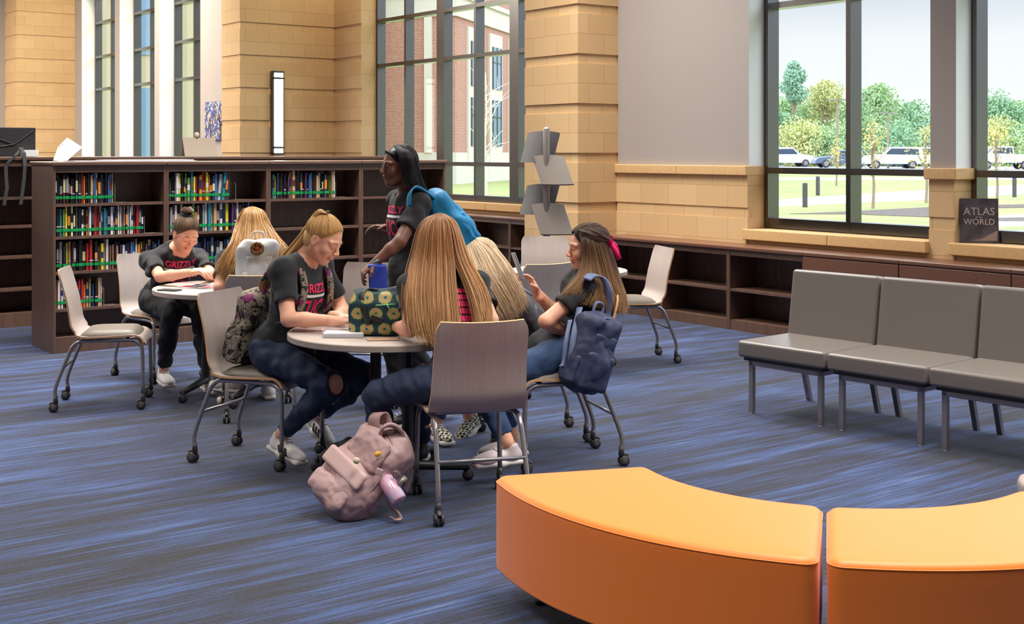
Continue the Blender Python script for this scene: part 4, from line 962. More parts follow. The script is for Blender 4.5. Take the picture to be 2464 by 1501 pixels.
def sdf_object(name, parts, mats, parent, origin, smooth=2, attr=None):
    """parts: list of (V, F, mat) in camera-aligned axes -> one mesh, rotated into the room, relative to origin"""
    Vs, Fs, Ms, n = [], [], [], 0
    for V, F_, m in parts: Vs.append(V); Fs.append(F_+n); Ms.append(m); n += len(V)
    V = np.concatenate(Vs); F_ = np.concatenate(Fs); mi = np.concatenate(Ms)
    for _ in range(smooth):                              # light Laplacian relaxation
        acc = np.zeros_like(V); cn = np.zeros(len(V))
        for i in range(4):
            a, b = F_[:, i], F_[:, (i+1) % 4]; np.add.at(acc, a, V[b]); np.add.at(cn, a, 1); np.add.at(acc, b, V[a]); np.add.at(cn, b, 1)
        V = V*.5 + .5*acc/np.maximum(cn, 1)[:, None]
    R = np.stack([V[:, 0]*CA+V[:, 1]*SA, -V[:, 0]*SA+V[:, 1]*CA, V[:, 2]], 1) - np.array(origin)
    me = bpy.data.meshes.new(name); me.vertices.add(len(R)); me.vertices.foreach_set('co', R.ravel())
    me.loops.add(len(F_)*4); me.polygons.add(len(F_)); me.loops.foreach_set('vertex_index', F_.ravel().astype(np.int32))
    me.polygons.foreach_set('loop_start', np.arange(0, len(F_)*4, 4, dtype=np.int32)); me.polygons.foreach_set('loop_total', np.full(len(F_), 4, np.int32))
    for m in mats: me.materials.append(m)
    me.update(calc_edges=True); me.polygons.foreach_set('material_index', mi.astype(np.int32)); me.polygons.foreach_set('use_smooth', np.ones(len(F_), bool)); me.validate()
    o = bpy.data.objects.new(name, me); COL.objects.link(o); o.parent = parent; return o
def unit(v): v = np.array(v, float); return v/np.linalg.norm(v)
def ik(a, c, l1, l2, pole):
    a, c = np.array(a, float), np.array(c, float); d = c-a; L = np.linalg.norm(d); u = d/L
    if L >= l1+l2-.004: s = L/(l1+l2); return a+u*l1*s
    x = (l1*l1-l2*l2+L*L)/(2*L); y = math.sqrt(max(l1*l1-x*x, 0)); p = np.array(pole, float); p = p-u*(p@u); return a+u*x+unit(p)*y
def folds(amp, fr, seed=0):
    r = np.random.default_rng(seed); K = r.normal(size=(5, 3))*fr; ph = r.uniform(0, 6, 5); D_ = r.normal(size=(5, 3)); D_ /= np.linalg.norm(D_, axis=1)[:, None]
    def f(X):
        o = 0
        for i in range(5): o = o + np.sin(X@K[i]+ph[i]+1.3*np.sin(X@K[(i+2) % 5]*.6))[..., None]*D_[i]*amp*.5
        return o
    return f
# skin, cloth, hair
def skin_mat(name, c, c2): return mat(name, c, .5, noise=((30, 30, 30), c2, .5), sub=.06)
M['skin'] = skin_mat('light_skin', srgb(232, 176, 146), srgb(226, 160, 132)); M['lips'] = mat('lips', srgb(214, 134, 120), .4)
M['skin_dark'] = skin_mat('dark_skin', srgb(118, 74, 54), srgb(104, 64, 48)); M['lips_dark'] = mat('dark_lips', srgb(96, 48, 46), .4)
M['shirt'] = mat('black_cotton', srgb(25, 25, 29), .85, sheen=.08, bump=(11, .7, .03))
M['denim'] = mat('dark_blue_denim', srgb(26, 36, 58), .85, noise=((260, 260, 40), srgb(40, 54, 82), .6), bump=(13, .7, .022))
M['denim2'] = mat('blue_denim', srgb(36, 56, 92), .85, noise=((260, 260, 40), srgb(54, 78, 116), .6), bump=(13, .7, .022))
M['leggings'] = mat('black_leggings', srgb(17, 18, 22), .8, bump=(12, .6, .02))
M['pinkprint'] = mat('hot_pink_print', srgb(236, 32, 96), .6); M['whiteprint'] = mat('white_print', srgb(226, 222, 226), .6)
M['eyewhite'] = mat('eye_white', srgb(236, 232, 228), .2); M['iris'] = mat('dark_iris', srgb(50, 34, 26), .15); M['brow'] = mat('brow_hair', srgb(120, 88, 62), .8); M['brow_dark'] = mat('dark_brow_hair', srgb(44, 30, 24), .8)
M['shoe'] = mat('white_leather', srgb(226, 220, 218), .5); M['sole'] = mat('white_rubber', srgb(216, 208, 202), .6); M['pinkshoe'] = mat('blush_leather', srgb(206, 190, 192), .5)
def hair_mat(name, cols):
    m = mat(name, cols[1], .42); g = NG(m); a = g.n('ShaderNodeAttribute', attribute_name='tone'); r = g.n('ShaderNodeValToRGB'); e = r.color_ramp.elements; e.new(.5)
    for x, p, c in zip(e, (0, .5, 1), cols): x.position = p; x.color = (*c, 1)
    g.l(a.outputs['Fac'], r.inputs[0]); tc = g.n('ShaderNodeTexCoord'); nz = g.n('ShaderNodeTexNoise'); nz.inputs['Scale'].default_value = 130; g.l(tc.outputs['Object'], nz.inputs[0])
    c = g.mix(g.math('MULTIPLY', nz.outputs[0], .35), r.outputs[0], cols[0]); g.l(c, g.b.inputs['Base Color']); g.b.inputs['Specular IOR Level'].default_value = .35; return m
HB = hair_mat('light_brown_hair', (srgb(98, 60, 34), srgb(178, 124, 74), srgb(228, 178, 120))); HG = hair_mat('golden_blonde_hair', (srgb(122, 80, 42), srgb(200, 150, 90), srgb(240, 198, 136)))
HP = hair_mat('pale_blonde_hair', (srgb(140, 112, 84), srgb(214, 186, 150), srgb(244, 224, 194))); HD = hair_mat('dark_brown_hair', (srgb(30, 21, 19), srgb(58, 41, 35), srgb(88, 64, 52)))
HA = hair_mat('ash_brown_hair', (srgb(66, 48, 38), srgb(112, 86, 68), srgb(150, 120, 96))); HK = hair_mat('black_hair', (srgb(12, 11, 12), srgb(24, 21, 22), srgb(44, 38, 38)))
HO = hair_mat('brunette_ombre_hair', (srgb(40, 27, 22), srgb(84, 60, 46), srgb(178, 136, 92)))

def frame_of(fwd, up):
    f = unit(fwd); r = unit(np.cross(f, up)); u = np.cross(r, f); return f, r, u      # forward, right, up
def head_sdf(c, f, r, u, neck, lip=1, sc=1.0):
    s = SDF(); R = np.stack([f, r, u], 1); L = lambda a, b, d: c+(f*a+r*b+u*d)*sc
    e = lambda a, rad, **k: s.ell(L(*a), np.array(rad)*sc, R=R, **k)
    e((-.014, 0, .034), (.097, .076, .084), k=.02); e((.024, 0, -.022), (.066, .058, .082), k=.03); e((.0, 0, -.04), (.06, .062, .055), k=.02)
    e((.060, 0, -.092), (.026, .030, .024), k=.03)                                    # chin
    for q in (-1, 1):
        s.cap(L(.0, q*.056, -.045), L(.052, q*.024, -.092), .018*sc, .016*sc, k=.02)   # jaw line
        e((.058, q*.040, -.026), (.026, .024, .026), k=.018)                          # cheek
        e((.098, q*.032, .004), (.016, .019, .012), k=.012, neg=True, m=-1)          # eye socket
        e((.074, q*.031, .004), (.0145, .0155, .0135), k=.004)                        # lid over the eye
        e((.102, q*.012, -.028), (.009, .008, .007), k=.006)                          # nostril wing
        e((-.006, q*.076, -.006), (.021, .008, .032), k=.006); e((-.002, q*.085, -.004), (.011, .006, .02), k=.004, neg=True, m=-1); e((-.004, q*.075, -.034), (.009, .007, .01), k=.006)
        s.cap(L(.082, q*.018, .026), L(.068, q*.052, .024), .0105*sc, .009*sc, k=.012)     # brow ridge
    s.cap(L(.083, 0, .014), L(.108, 0, -.022), .0075*sc, .0105*sc, k=.010)
    s.cap(L(.086, -.006, -.050), L(.086, .006, -.050), .012*sc, k=.014)               # muzzle
    s.cap(L(.089, -.017, -.053), L(.095, 0, -.050), .0045*sc, .0058*sc, k=.004, m=lip); s.cap(L(.089, .017, -.053), L(.095, 0, -.050), .0045*sc, .0058*sc, k=.004, m=lip)
    s.cap(L(.088, -.013, -.0615), L(.088, .013, -.0615), .0062*sc, k=.005, m=lip)
    if neck is not None: s.cap(L(-.024, 0, -.05), neck, .050, .054, k=.03)
    return s
def hand_parts(W, d, n, side, curl=.5, spread=.3, thumb=.6, sc=1.0, grip=None):
    """W wrist, d towards the fingers, n palm normal (fingers curl towards it), side = towards the thumb"""
    d = unit(d); n = unit(np.array(n)-d*(np.array(n)@d)); t = unit(np.cross(n, d)); t = t if t@np.array(side) > 0 else -t
    s = SDF(); R = np.stack([d, t, n], 1); sc = sc*.95
    s.cap(W-d*.03, W+d*.01, .026*sc, .024*sc, k=.02); s.ell(W+d*.048*sc, np.array([.05, .040, .0145])*sc, k=.015, R=R)
    s.ell(W+d*.03*sc+t*.02*sc+n*.006, np.array([.032, .017, .014])*sc, k=.012, R=R)
    for i, (o, ln) in enumerate(((.028, .072), (.0095, .080), (-.0095, .074), (-.028, .058))):
        p = W+(d*.086+t*o)*sc; a = curl*(.55+.1*i); dd = unit(d+t*(o*spread*8)); 
        for j, fr in enumerate((.45, .31, .24)):
            a_ = a*(1+j*.75); v = dd*math.cos(a_)+n*math.sin(a_); q = p+v*ln*fr*sc; r0 = (.0088-.0009*j)*sc
            s.cap(p, q, r0, r0-.0008, k=.004 if j else .007); p = q
    p = W+(d*.028+t*.034)*sc; v = unit(t*.75+d*.65+n*thumb*.5)
    for ln, r0 in ((.034, .0115), (.028, .0095)):
        q = p+v*ln*sc; s.cap(p, q, r0*sc, r0*.88*sc, k=.006); p = q; v = unit(v*.7+d*.5+n*thumb*.45-t*.1)
    return s
def shoe_obj(parent, origin, ank, toe, name='shoe', upper=None, sole=None, label=None, stripes=False, check=False, big=1.0, up=(0, 0, 1)):
    """ankle centre and toe tip; a low sneaker"""
    upper = upper or M['shoe']; sole = sole or M['sole']
    ank, toe = np.array(ank, float), np.array(toe, float); up = unit(up); f0 = toe-ank; f = unit(f0-up*(f0@up)); r = np.cross(f, up)
    g0 = ank - up*.085; base = g0; L = .255*big
    R = np.stack([f, r, up], 1); P = lambda a, b, c_: base+f*a+r*b+up*c_
    s = SDF()
    s.ell(P(-.02, 0, .045), (.055, .036, .045), k=.02, m=0, R=R); s.ell(P(.06, 0, .042), (.085, .042, .038), k=.02, m=0, R=R); s.ell(P(.125, -.004, .034), (.065, .043, .030), k=.02, m=0, R=R)
    s.cap(P(-.018, 0, .05), P(-.016, 0, .085), .038, .037, k=.015, m=0)
    s.ell(P(-.012, 0, .105), (.032, .027, .022), k=.006, m=-1, neg=True, R=R)
    sl = SDF(); sl.box(P(.0, 0, .014), (.075, .037, .014), rnd=.013, k=.03, m=1, R=R); sl.box(P(.11, -.002, .014), (.078, .042, .014), rnd=.013, k=.03, m=1, R=R)
    a = s.mesh(.0045); b = sl.mesh(.0045)
    mats = [upper, sole]
    o = sdf_object(name, [a, b], mats, parent, origin, 2)
    g = MB()
    for i in range(5):
        x = .045+.018*i; z = .088-.0085*i+.003; g.tube([W3(P(x, -.022, z-.004)), W3(P(x+.004, 0, z+.002)), W3(P(x, .022, z-.004))], .0032, 6)
    for p in range(len(g.v)): g.v[p] = tuple(np.array(g.v[p])-np.array(origin))
    g.build('laces', M['whiteprint'] if upper != M['shoe'] else M['sole'], o, smooth=True)
    if stripes:
        g = MB()
        for sd in (-1, 1):
            for i in range(3):
                x = .020+.027*i; a_, b_ = P(x+.026, sd*.038, .028), P(x+.004, sd*.036, .060); dd = f*.014
                q = [a_, a_+dd, b_+dd, b_]; off = r*sd*.008
                q = [W3(v+off*(1 if j < 2 else .6)) for j, v in enumerate(q)]; q2 = [v-W3(r*sd*.012) for v in q]
                g = MB(); g.add([tuple(np.array(v)-np.array(origin)) for v in q+q2], [(0, 1, 2, 3), (7, 6, 5, 4), (0, 4, 5, 1), (1, 5, 6, 2), (2, 6, 7, 3), (3, 7, 4, 0)]); g.build('stripe', M['black'], o)
    if label: o['label'] = label
    return o
def locks(name, guides, N, mat_, parent, origin, r=.006, jit=.012, tone=None, K=18, taper=.35, seed=0, wave=0, cap=None, flat=.5, capt=.35, fine=2.2, head=None, hug=(.006, .016)):
    """hair: guide polylines (ordered side to side) are interpolated into many thin tapering locks"""
    rn = np.random.default_rng(seed); N = int(N*2.0*fine); r = r*.70/fine**.62; NC = max(8, N//26); cs = rn.uniform(0, 1, NC); co = rn.normal(size=(NC, 3)); ct = rn.uniform(-.22, .22, NC); G = [np.array(spline(g, K)) for g in guides]; V, Fc, T = [], [], []; n = 4; base = 0
    if cap is not None:
        Vc, F_, _ = cap; V.append(Vc); T.append(np.full(len(Vc), capt)); capF = F_; base = len(Vc)
    for q in range(N):
        ci = rn.integers(0, NC); s = np.clip(cs[ci]+rn.normal()*.035, 0, 1)*(len(G)-1) if q % 4 else rn.uniform(0, len(G)-1); i = min(int(s), len(G)-2); u = s-i; g = G[i]*(1-u)+G[i+1]*u
        tt = np.linspace(0, 1, K)[:, None]; off = rn.normal(size=3)*jit*(.2+tt*.55) + rn.normal(size=3)*jit*.4*tt**2 + co[ci]*jit*tt*.9
        if wave: off = off + np.array([1, .4, .2])*np.sin(tt*(9+4*cs[ci])+co[ci][0]*3+rn.normal()*.35)*wave*tt
        end = rn.uniform(.86, 1.0); ks = np.linspace(0, end*(K-1), K); lo = np.minimum(ks.astype(int), K-2); fr = (ks-lo)[:, None]
        p = (g+off)
        if head is not None:
            hc_, hR = head; v = (p-hc_)@hR - np.array([-.014, 0, .034]); qq = np.sqrt(((v/(np.array([.097, .076, .084])+rn.uniform(*hug)))**2).sum(1)); k_ = np.where(qq < 1, 1/np.maximum(qq, .2), 1); p = hc_+(v*k_[:, None]+np.array([-.014, 0, .034]))@hR.T
        p = p[lo]*(1-fr)+p[lo+1]*fr
        tg = np.gradient(p, axis=0); tg /= np.linalg.norm(tg, axis=1)[:, None]+1e-9
        a = np.cross(tg, rn.normal(size=3)); a /= np.linalg.norm(a, axis=1)[:, None]+1e-9; b = np.cross(tg, a)
        rad = r*rn.uniform(.6, 1.25)*np.clip(.35+np.linspace(0, 1, K)*6, 0, 1)*(np.clip(1-(np.linspace(0, 1, K)-taper)/(1-taper), .08, 1)**.6)
        ring = np.stack([p+(a*math.cos(2*math.pi*k/n)+b*math.sin(2*math.pi*k/n)*flat)*rad[:, None] for k in range(n)], 1).reshape(-1, 3)
        V.append(ring); tn = rn.uniform(.0, 1.0)
        tv = np.linspace(0, 1, K); t0 = np.clip(tn*.34+.33+ct[ci]+tv*0+(tone(tv) if tone else 0), 0, 1); T.append(np.repeat(t0, n))
        o = base; ii = np.arange(K-1)
        for k in range(n): Fc.append(np.stack([o+ii*n+k, o+ii*n+(k+1) % n, o+(ii+1)*n+(k+1) % n, o+(ii+1)*n+k], 1))
        base += K*n
    F_ = np.concatenate(([capF] if cap is not None else [])+Fc); V = np.concatenate(V)
    o = sdf_object(name, [(V, F_, np.zeros(len(F_), int))], [mat_], parent, origin, 0)
    at = o.data.attributes.new('tone', 'FLOAT', 'POINT'); at.data.foreach_set('value', np.concatenate(T).astype(np.float32)); return o
def hair_cap(c, f, r, u, grow=.010, face=True, low=-.03):
    grow = min(grow, .002)
    s = SDF(); R = np.stack([f, r, u], 1); L = lambda a, b, d: c+f*a+r*b+u*d
    s.ell(L(-.016, 0, .036), np.array([.097, .076, .084])+grow, k=.01, R=R); s.ell(L(-.03, 0, low), (.07, .07, .06), k=.03, R=R)
    if face: s.ell(L(.108, 0, -.030), (.088, .092, .112), k=.012, neg=True, m=-1, R=R)
    return s.mesh(.005)
def eyes(parent, origin, c, f, r, u, open_=True, brow=None):
    L = lambda a, b, d: W3(c+f*a+r*b+u*d)-Vector(origin); brow = brow or M['brow']
    g = MB()
    for q in (-1, 1): g.tube([L(.0915, q*.014, .027), L(.0915, q*.03, .032), L(.078, q*.049, .027)], [.0012, .0019, .0008], 6)
    g.build('eyebrows', brow, parent, smooth=True)
    g = MB()
    z = .006 if open_ else -.004
    for q in (-1, 1): g.tube([L(.0855, q*.018, z-.002), L(.0885, q*.031, z+.001+(.002 if open_ else -.004)), L(.082, q*.045, z-.002)], [.0006, .001, .0006], 5)
    g.build('eyelashes', M['brow_dark'], parent, smooth=True)
    if open_:
        for q in (-1, 1):
            g = MB(); cc = L(.0795, q*.031, .003)
            for lat in (0,): g.lathe([(.001, -.0085), (.006, -.006), (.0085, 0), (.006, .006), (.001, .0085)], cc, 12)
            e = g.build('eye', [M['eyewhite']], parent, smooth=True)
            g = MB(); cd = L(.0872, q*.031, .003); g.lathe([(.001, -.0042), (.003, -.003), (.0042, 0), (.003, .003), (.001, .0042)], cd, 10); g.build('iris', M['iris'], e, smooth=True)

def person(label, P, face, neck, headc, hf, hu, shw=.165, twist=None, wr=None, el=None, ankles=None, knees=None, hips=None, skin='skin', pants='denim', rip=False, sleeve=.62, arm_l=.27, fore_l=.24, thigh=.42, shin=.40, hand=None, lip='lips', eopen=False, brow=None, chest=1.0, sc=1.0, hidden_hands=False, shoulders=None):
    """P pelvis centre, face = horizontal facing; side 0 is the person's right, 1 the left"""
    P = np.array(P, float); neck = np.array(neck, float); headc = np.array(headc, float); d = unit([face[0], face[1], 0]); rt = np.array([d[1], -d[0], 0])
    tw = unit([*(twist or rt[:2]), 0]) if twist is not None else rt
    root = empty('person', C(P[0], P[1], 0)); tag(root, label, 'person'); O = root.location
    f, r, u = frame_of(hf, hu)
    spine = unit(neck-P); fw = unit(d - spine*(d@spine))
    sh = shoulders or [neck - spine*.055 + tw*shw, neck - spine*.055 - tw*shw]; sh = [np.array(q, float) for q in sh]
    hp = hips or [P+rt*.088, P-rt*.088]
    E = [None, None]; K_ = [None, None]
    for i in (0, 1): E[i] = np.array(el[i], float) if el[i] is not None and not (isinstance(el[i], tuple) and el[i][0] == 'ik') else ik(sh[i], wr[i], arm_l, fore_l, el[i][1])
    for i in (0, 1): K_[i] = np.array(knees[i], float) if knees[i] is not None and not (isinstance(knees[i], tuple) and knees[i][0] == 'ik') else ik(hp[i], ankles[i], thigh, shin, knees[i][1])
    print(label[:40], 'arms', [(round(float(np.linalg.norm(sh[i]-E[i])), 2), round(float(np.linalg.norm(E[i]-np.array(wr[i]))), 2)) for i in (0, 1)], 'legs', [(round(float(np.linalg.norm(hp[i]-K_[i])), 2), round(float(np.linalg.norm(K_[i]-np.array(ankles[i]))), 2)) for i in (0, 1)], 'torso', round(float(np.linalg.norm(neck-P)), 2))
    Rt = np.stack([fw, tw if abs(tw@fw) < .7 else rt, spine], 1); rx_ = unit(tw-fw*(tw@fw)); Rt = np.stack([fw, rx_, np.cross(fw, rx_)], 1)
    def torso(s, o, m, k=.05):
        c1 = P+spine*.34+fw*.01; c2 = P+spine*.17+fw*.012; c0 = P+spine*.03
        s.ell(c1, np.array([.098*chest, .145, .15])+o, k=k, m=m, R=Rt); s.ell(c2, np.array([.088, .125, .14])+o, k=k, m=m, R=Rt); s.ell(c0, np.array([.10, .155, .10])+o, k=k, m=m, R=Rt)
        s.ell(P+spine*.30+fw*.062-rx_*.05, np.array([.045, .05, .05])+o*.7, k=.04, m=m, R=Rt); s.ell(P+spine*.30+fw*.062+rx_*.05, np.array([.045, .05, .05])+o*.7, k=.04, m=m, R=Rt)
        for i in (0, 1): s.cap(sh[i], neck-spine*.03, .052+o, .05+o, k=.04, m=m)
    # body
    b = SDF(); torso(b, 0, 0); b.cap(neck-spine*.05, neck+unit(headc-neck)*.05, .054, .05, k=.03)
    for i in (0, 1):
        w = np.array(wr[i], float)
        b.cap(sh[i], E[i], .047, .037, k=.03); b.cap(E[i], E[i]+(w-E[i])*.35, .037, .037, k=.015); b.cap(E[i]+(w-E[i])*.35, w, .037, .0245, k=.015)
        b.cap(hp[i], K_[i], .082, .055, k=.03); a = np.array(ankles[i], float); b.cap(K_[i], K_[i]+(a-K_[i])*.35, .054, .052, k=.02); b.cap(K_[i]+(a-K_[i])*.35, a, .05, .034, k=.02)
    parts = [b.mesh(.0085)]
    hd = head_sdf(headc, f, r, u, neck, 1, sc); parts.append(hd.mesh(.0036))
    for i in (0, 1):
        if hand and hand[i]:
            h = hand[i]; w = np.array(wr[i], float); hs = hand_parts(w, h.get('d', w-E[i]), h['n'], h['t'], h.get('curl', .6), thumb=h.get('thumb', .6)); parts.append(hs.mesh(.0036))
    body = sdf_object('body', parts, [M[skin], M[lip]], root, O, 2)
    # shirt
    s = SDF(); torso(s, .014, 0); s.cap(neck-spine*.045, neck-spine*.02, .064, .064, k=.03)
    for i in (0, 1):
        v = E[i]-sh[i]; s.cap(sh[i], sh[i]+v*sleeve*.5, .056, .057, k=.035); s.cap(sh[i]+v*sleeve*.5, sh[i]+v*sleeve, .056, .062, k=.02); s.cap(sh[i]+v*(sleeve+.30), sh[i]+v*1.35, .082, .082, k=.004, neg=True)
    s.cap(neck-spine*.012+fw*.016, neck+unit(headc-neck)*.12+fw*.02, .070, .085, k=.004, neg=True)
    for i in (0, 1): s.cap(P+spine*.02, P+spine*-.0+(K_[i]-hp[i])*.2, .13, .11, k=.05)
    shirt = sdf_object('t_shirt', [s.mesh(.0075, warp=folds(.011, 24, int(abs(P[0]*1000))))], [M['shirt']], root, O, 2)
    g = MB(); cc = neck-spine*.040+fw*.012; ring = []
    for q in range(33):
        t = 2*math.pi*q/32; ring.append(W3(cc + rx_*.070*math.cos(t) + fw*(.066*math.sin(t)) - spine*(.030*max(math.sin(t), 0)))-O)
    g.tube(ring, .0105, 8, cap=False); g.build('collar', M['shirt'], root, smooth=True)
    # trousers
    j = SDF()
    j.ell(P+spine*.0, np.array([.112, .165, .12]), k=.05, m=0, R=Rt)
    for i in (0, 1):
        a = np.array(ankles[i], float); j.cap(hp[i], K_[i], .096, .066, k=.035); j.cap(K_[i], K_[i]+(a-K_[i])*.4, .065, .060, k=.02); j.cap(K_[i]+(a-K_[i])*.4, K_[i]+(a-K_[i])*.88, .058, .046, k=.02); j.cap(K_[i]+(a-K_[i])*.97, a+(a-K_[i])*.3, .052, .05, k=.006, neg=True)
        if rip:
            kn = unit((K_[i]-hp[i]))*.6-unit(a-K_[i])*.6; kn = unit(kn); j.ell(K_[i]+kn*.058, (.052, .052, .056), k=.006, neg=True)
    jeans = sdf_object('trousers', [j.mesh(.0075, warp=folds(.008, 32, 3+int(abs(P[0]*1000))))], [M[pants]], root, O, 2)
    eyes(root, O, headc, f, r, u, eopen, brow)
    return dict(root=root, O=O, sh=sh, E=E, K=K_, f=f, r=r, u=u, hc=headc, spine=spine, fw=fw, rt=rt, rx=rx_, P=P, neck=neck, shirt=shirt, jeans=jeans, body=body)
def projected(ob_src, parent, O, meshes, origin, U, V, dirn, name, m, off=.003, sub=.02):
    """lay flat lettering onto a garment: origin + x*U + y*V, cast along dirn"""
    me = ob_src.data; bvh = BVHTree.FromPolygons([v.co.copy() for v in me.vertices], [tuple(p.vertices) for p in me.polygons])
    dn = (W3(dirn)); dn.normalize(); g = MB()
    for vs, fs in meshes:
        bm = bmesh.new(); vv = [bm.verts.new((x, y, 0)) for x, y in vs]
        for f_ in fs:
            try: bm.faces.new([vv[i] for i in f_])
            except ValueError: pass
        bmesh.ops.triangulate(bm, faces=bm.faces); 
        for _ in range(4):
            lg = [e for e in bm.edges if e.calc_length() > sub]
            if not lg: break
            bmesh.ops.subdivide_edges(bm, edges=lg, cuts=1); bmesh.ops.triangulate(bm, faces=bm.faces)
        bm.verts.ensure_lookup_table(); out = []; ok = []
        for v in bm.verts:
            p = W3(np.array(origin)+np.array(U)*v.co.x+np.array(V)*v.co.y)-O; h = bvh.ray_cast(p, dn, .6)
            ok.append(h[0] is not None); out.append((h[0]-dn*off) if h[0] is not None else p)
        fs2 = [tuple(q.index for q in f_.verts) for f_ in bm.faces if all(ok[q.index] for q in f_.verts)]
        g.add(out, fs2); bm.free()
    me2 = bpy.data.meshes.new(name); me2.from_pydata(g.v, [], g.f); me2.materials.append(m); o = bpy.data.objects.new(name, me2); COL.objects.link(o); o.parent = parent; return o
def text_polys(body, size, scx=1, bold=0):
    o = text_mesh(body, size, 'tmp', M['pinkprint'], 0, 'CENTER', scx, bold); me = o.data
    r = ([(v.co.x, v.co.y) for v in me.vertices], [tuple(p.vertices) for p in me.polygons]); bpy.data.objects.remove(o); return r
def rect(x0, x1, y0, y1): return ([(x0, y0), (x1, y0), (x1, y1), (x0, y1)], [(0, 1, 2, 3)])
def block_lines(n, w, lh, seed=0, hgt=.72):
    rn = random.Random(seed); out = []
    for i in range(n):
        x = -w/2; y = -i*lh
        while x < w/2-.006:
            cw = rn.uniform(.010, .017); cw = min(cw, w/2-x); h = lh*hgt
            out.append(rect(x, x+cw-.003, y-h, y))
            if rn.random() < .5: out.append(rect(x+cw*.3, x+cw*.5, y-lh, y-h+.0001))
            x += cw
    return out
def front_print(p, dist=.3):
    c = p['P']+p['spine']*.33; o = c+p['fw']*dist; U = p['rx']; V = p['spine']      # text reads left to right for a viewer in front
    U = -p['rx']
    projected(p['shirt'], p['root'], p['O'], [text_polys('GRIZZLY', .058, .95, .001)], o+V*.055, -U*-1, V, -p['fw'], 'shirt_print', M['pinkprint'])
    projected(p['shirt'], p['root'], p['O'], [rect(-.115, .115, -.007, .007)], o+V*.018, U, V, -p['fw'], 'shirt_stripe', M['whiteprint'])
    projected(p['shirt'], p['root'], p['O'], [text_polys('STUCO', .125, .72, .003)], o-V*.055, U, V, -p['fw'], 'shirt_print', M['pinkprint'])
def back_print(p, dist=.3, n=6):
    c = p['P']+p['spine']*.40; o = c-p['fw']*dist
    projected(p['shirt'], p['root'], p['O'], block_lines(n, .17, .034, 4), o, p['rx'], p['spine'], p['fw'], 'shirt_print', M['pinkprint'])
# ------------------------------------------------------------------ people
def scalp_guides(p, tie, grow=.005):
    """hair combed from the hairline over the skull to the tie point (head-local coordinates)"""
    H = lambda a, b, d: p['hc']+p['f']*a+p['r']*b+p['u']*d
    out = []
    ctr = np.array([-.014, 0, .034]); SC = np.array([.097, .076, .084]); hl = [(-.11, 0, -.03), (-.10, .04, -.035), (-.065, .07, -.035), (-.03, .08, -.02), (-.002, .082, .012), (.022, .078, .030), (.042, .066, .052), (.062, .045, .080), (.068, .022, .092), (.068, 0, .094)]
    for sd, h_ in ((1, hl), (-1, hl[::-1])):
        for a, b, d in h_:
            v0 = np.array([a, b*sd, d])-ctr; s0 = ctr+v0/math.sqrt(((v0/SC)**2).sum())*1.03; t = np.array(tie); pts = [s0]
            for q in (.2, .42, .64, .84):
                m = s0*(1-q)+t*q; v = m-ctr; sc = SC+grow; k = 1/np.sqrt(((v/sc)**2).sum()); pts.append(ctr+v*max(k, 1.0))
            pts.append(t); out.append([H(*x) for x in pts])
    return out
NOARM = ('ik', (0, 0, -1))
# A: girl with the hair bun
pA = person('person in black t-shirt with pink letters and a hair bun, elbows on the far table', (-2.43, 8.86, .575), (.62, -.78), Q(423, 608, 8.68), Q(447, 562, 8.60), (.50, -.62, -.50), (.22, -.25, .9), shw=.175,
    wr=[Q(464, 655, 8.22), Q(484, 652, 8.38)], el=[Q(386, 666, 8.36), ('ik', (.8, .3, -.8))], ankles=[Q(394, 893, 8.55), (-2.02, 8.42, .10)], knees=[Q(412, 752, 8.42), Q(482, 748, 8.45)], pants='leggings',
    hand=[dict(n=(0, 0, -1), t=(0, 1, 0), curl=.5), dict(n=(0, 0, -1), t=(0, -1, .2), curl=.7)], brow=M['brow'], sc=1.0)
locks('hair', scalp_guides(pA, (-.05, 0, .118)), 420, HA, pA['root'], pA['O'], head=(pA['hc'], np.stack([pA['f'], pA['r'], pA['u']], 1)), r=.0052, jit=.002, cap=hair_cap(pA['hc'], pA['f'], pA['r'], pA['u'], .007, low=.012), capt=.5, taper=.95, seed=1, hug=(.001, .005))
Hh = lambda p, a, b, d: p['hc']+p['f']*a+p['r']*b+p['u']*d
bc = Hh(pA, -.055, 0, .128)
locks('hair_bun', [[bc+np.array([math.cos(t)*.028, math.sin(t)*.028, .004]), bc+np.array([math.cos(t+.9)*.040, math.sin(t+.9)*.034, .016]), bc+np.array([math.cos(t+1.9)*.026, math.sin(t+1.9)*.024, .032]), bc+np.array([math.cos(t+2.8)*.006, .0, .034])] for t in np.linspace(0, 6.4, 12)], 160, HA, pA['root'], pA['O'], r=.006, jit=.004, seed=2)
s = SDF(); 
for t in np.linspace(0, 6.28, 13)[:-1]: s.ell(bc+pA['f']*math.cos(t)*.03+pA['r']*math.sin(t)*.03-pA['u']*.004, (.013, .013, .013), k=.008)
sdf_object('hair_tie', [s.mesh(.004)], [M['black']], pA['root'], pA['O'])
shoe_obj(pA['root'], pA['O'], Q(394, 893, 8.55), Q(412, 935, 8.35)); shoe_obj(pA['root'], pA['O'], (-2.02, 8.42, .10), (-1.9, 8.22, .03))
front_print(pA)
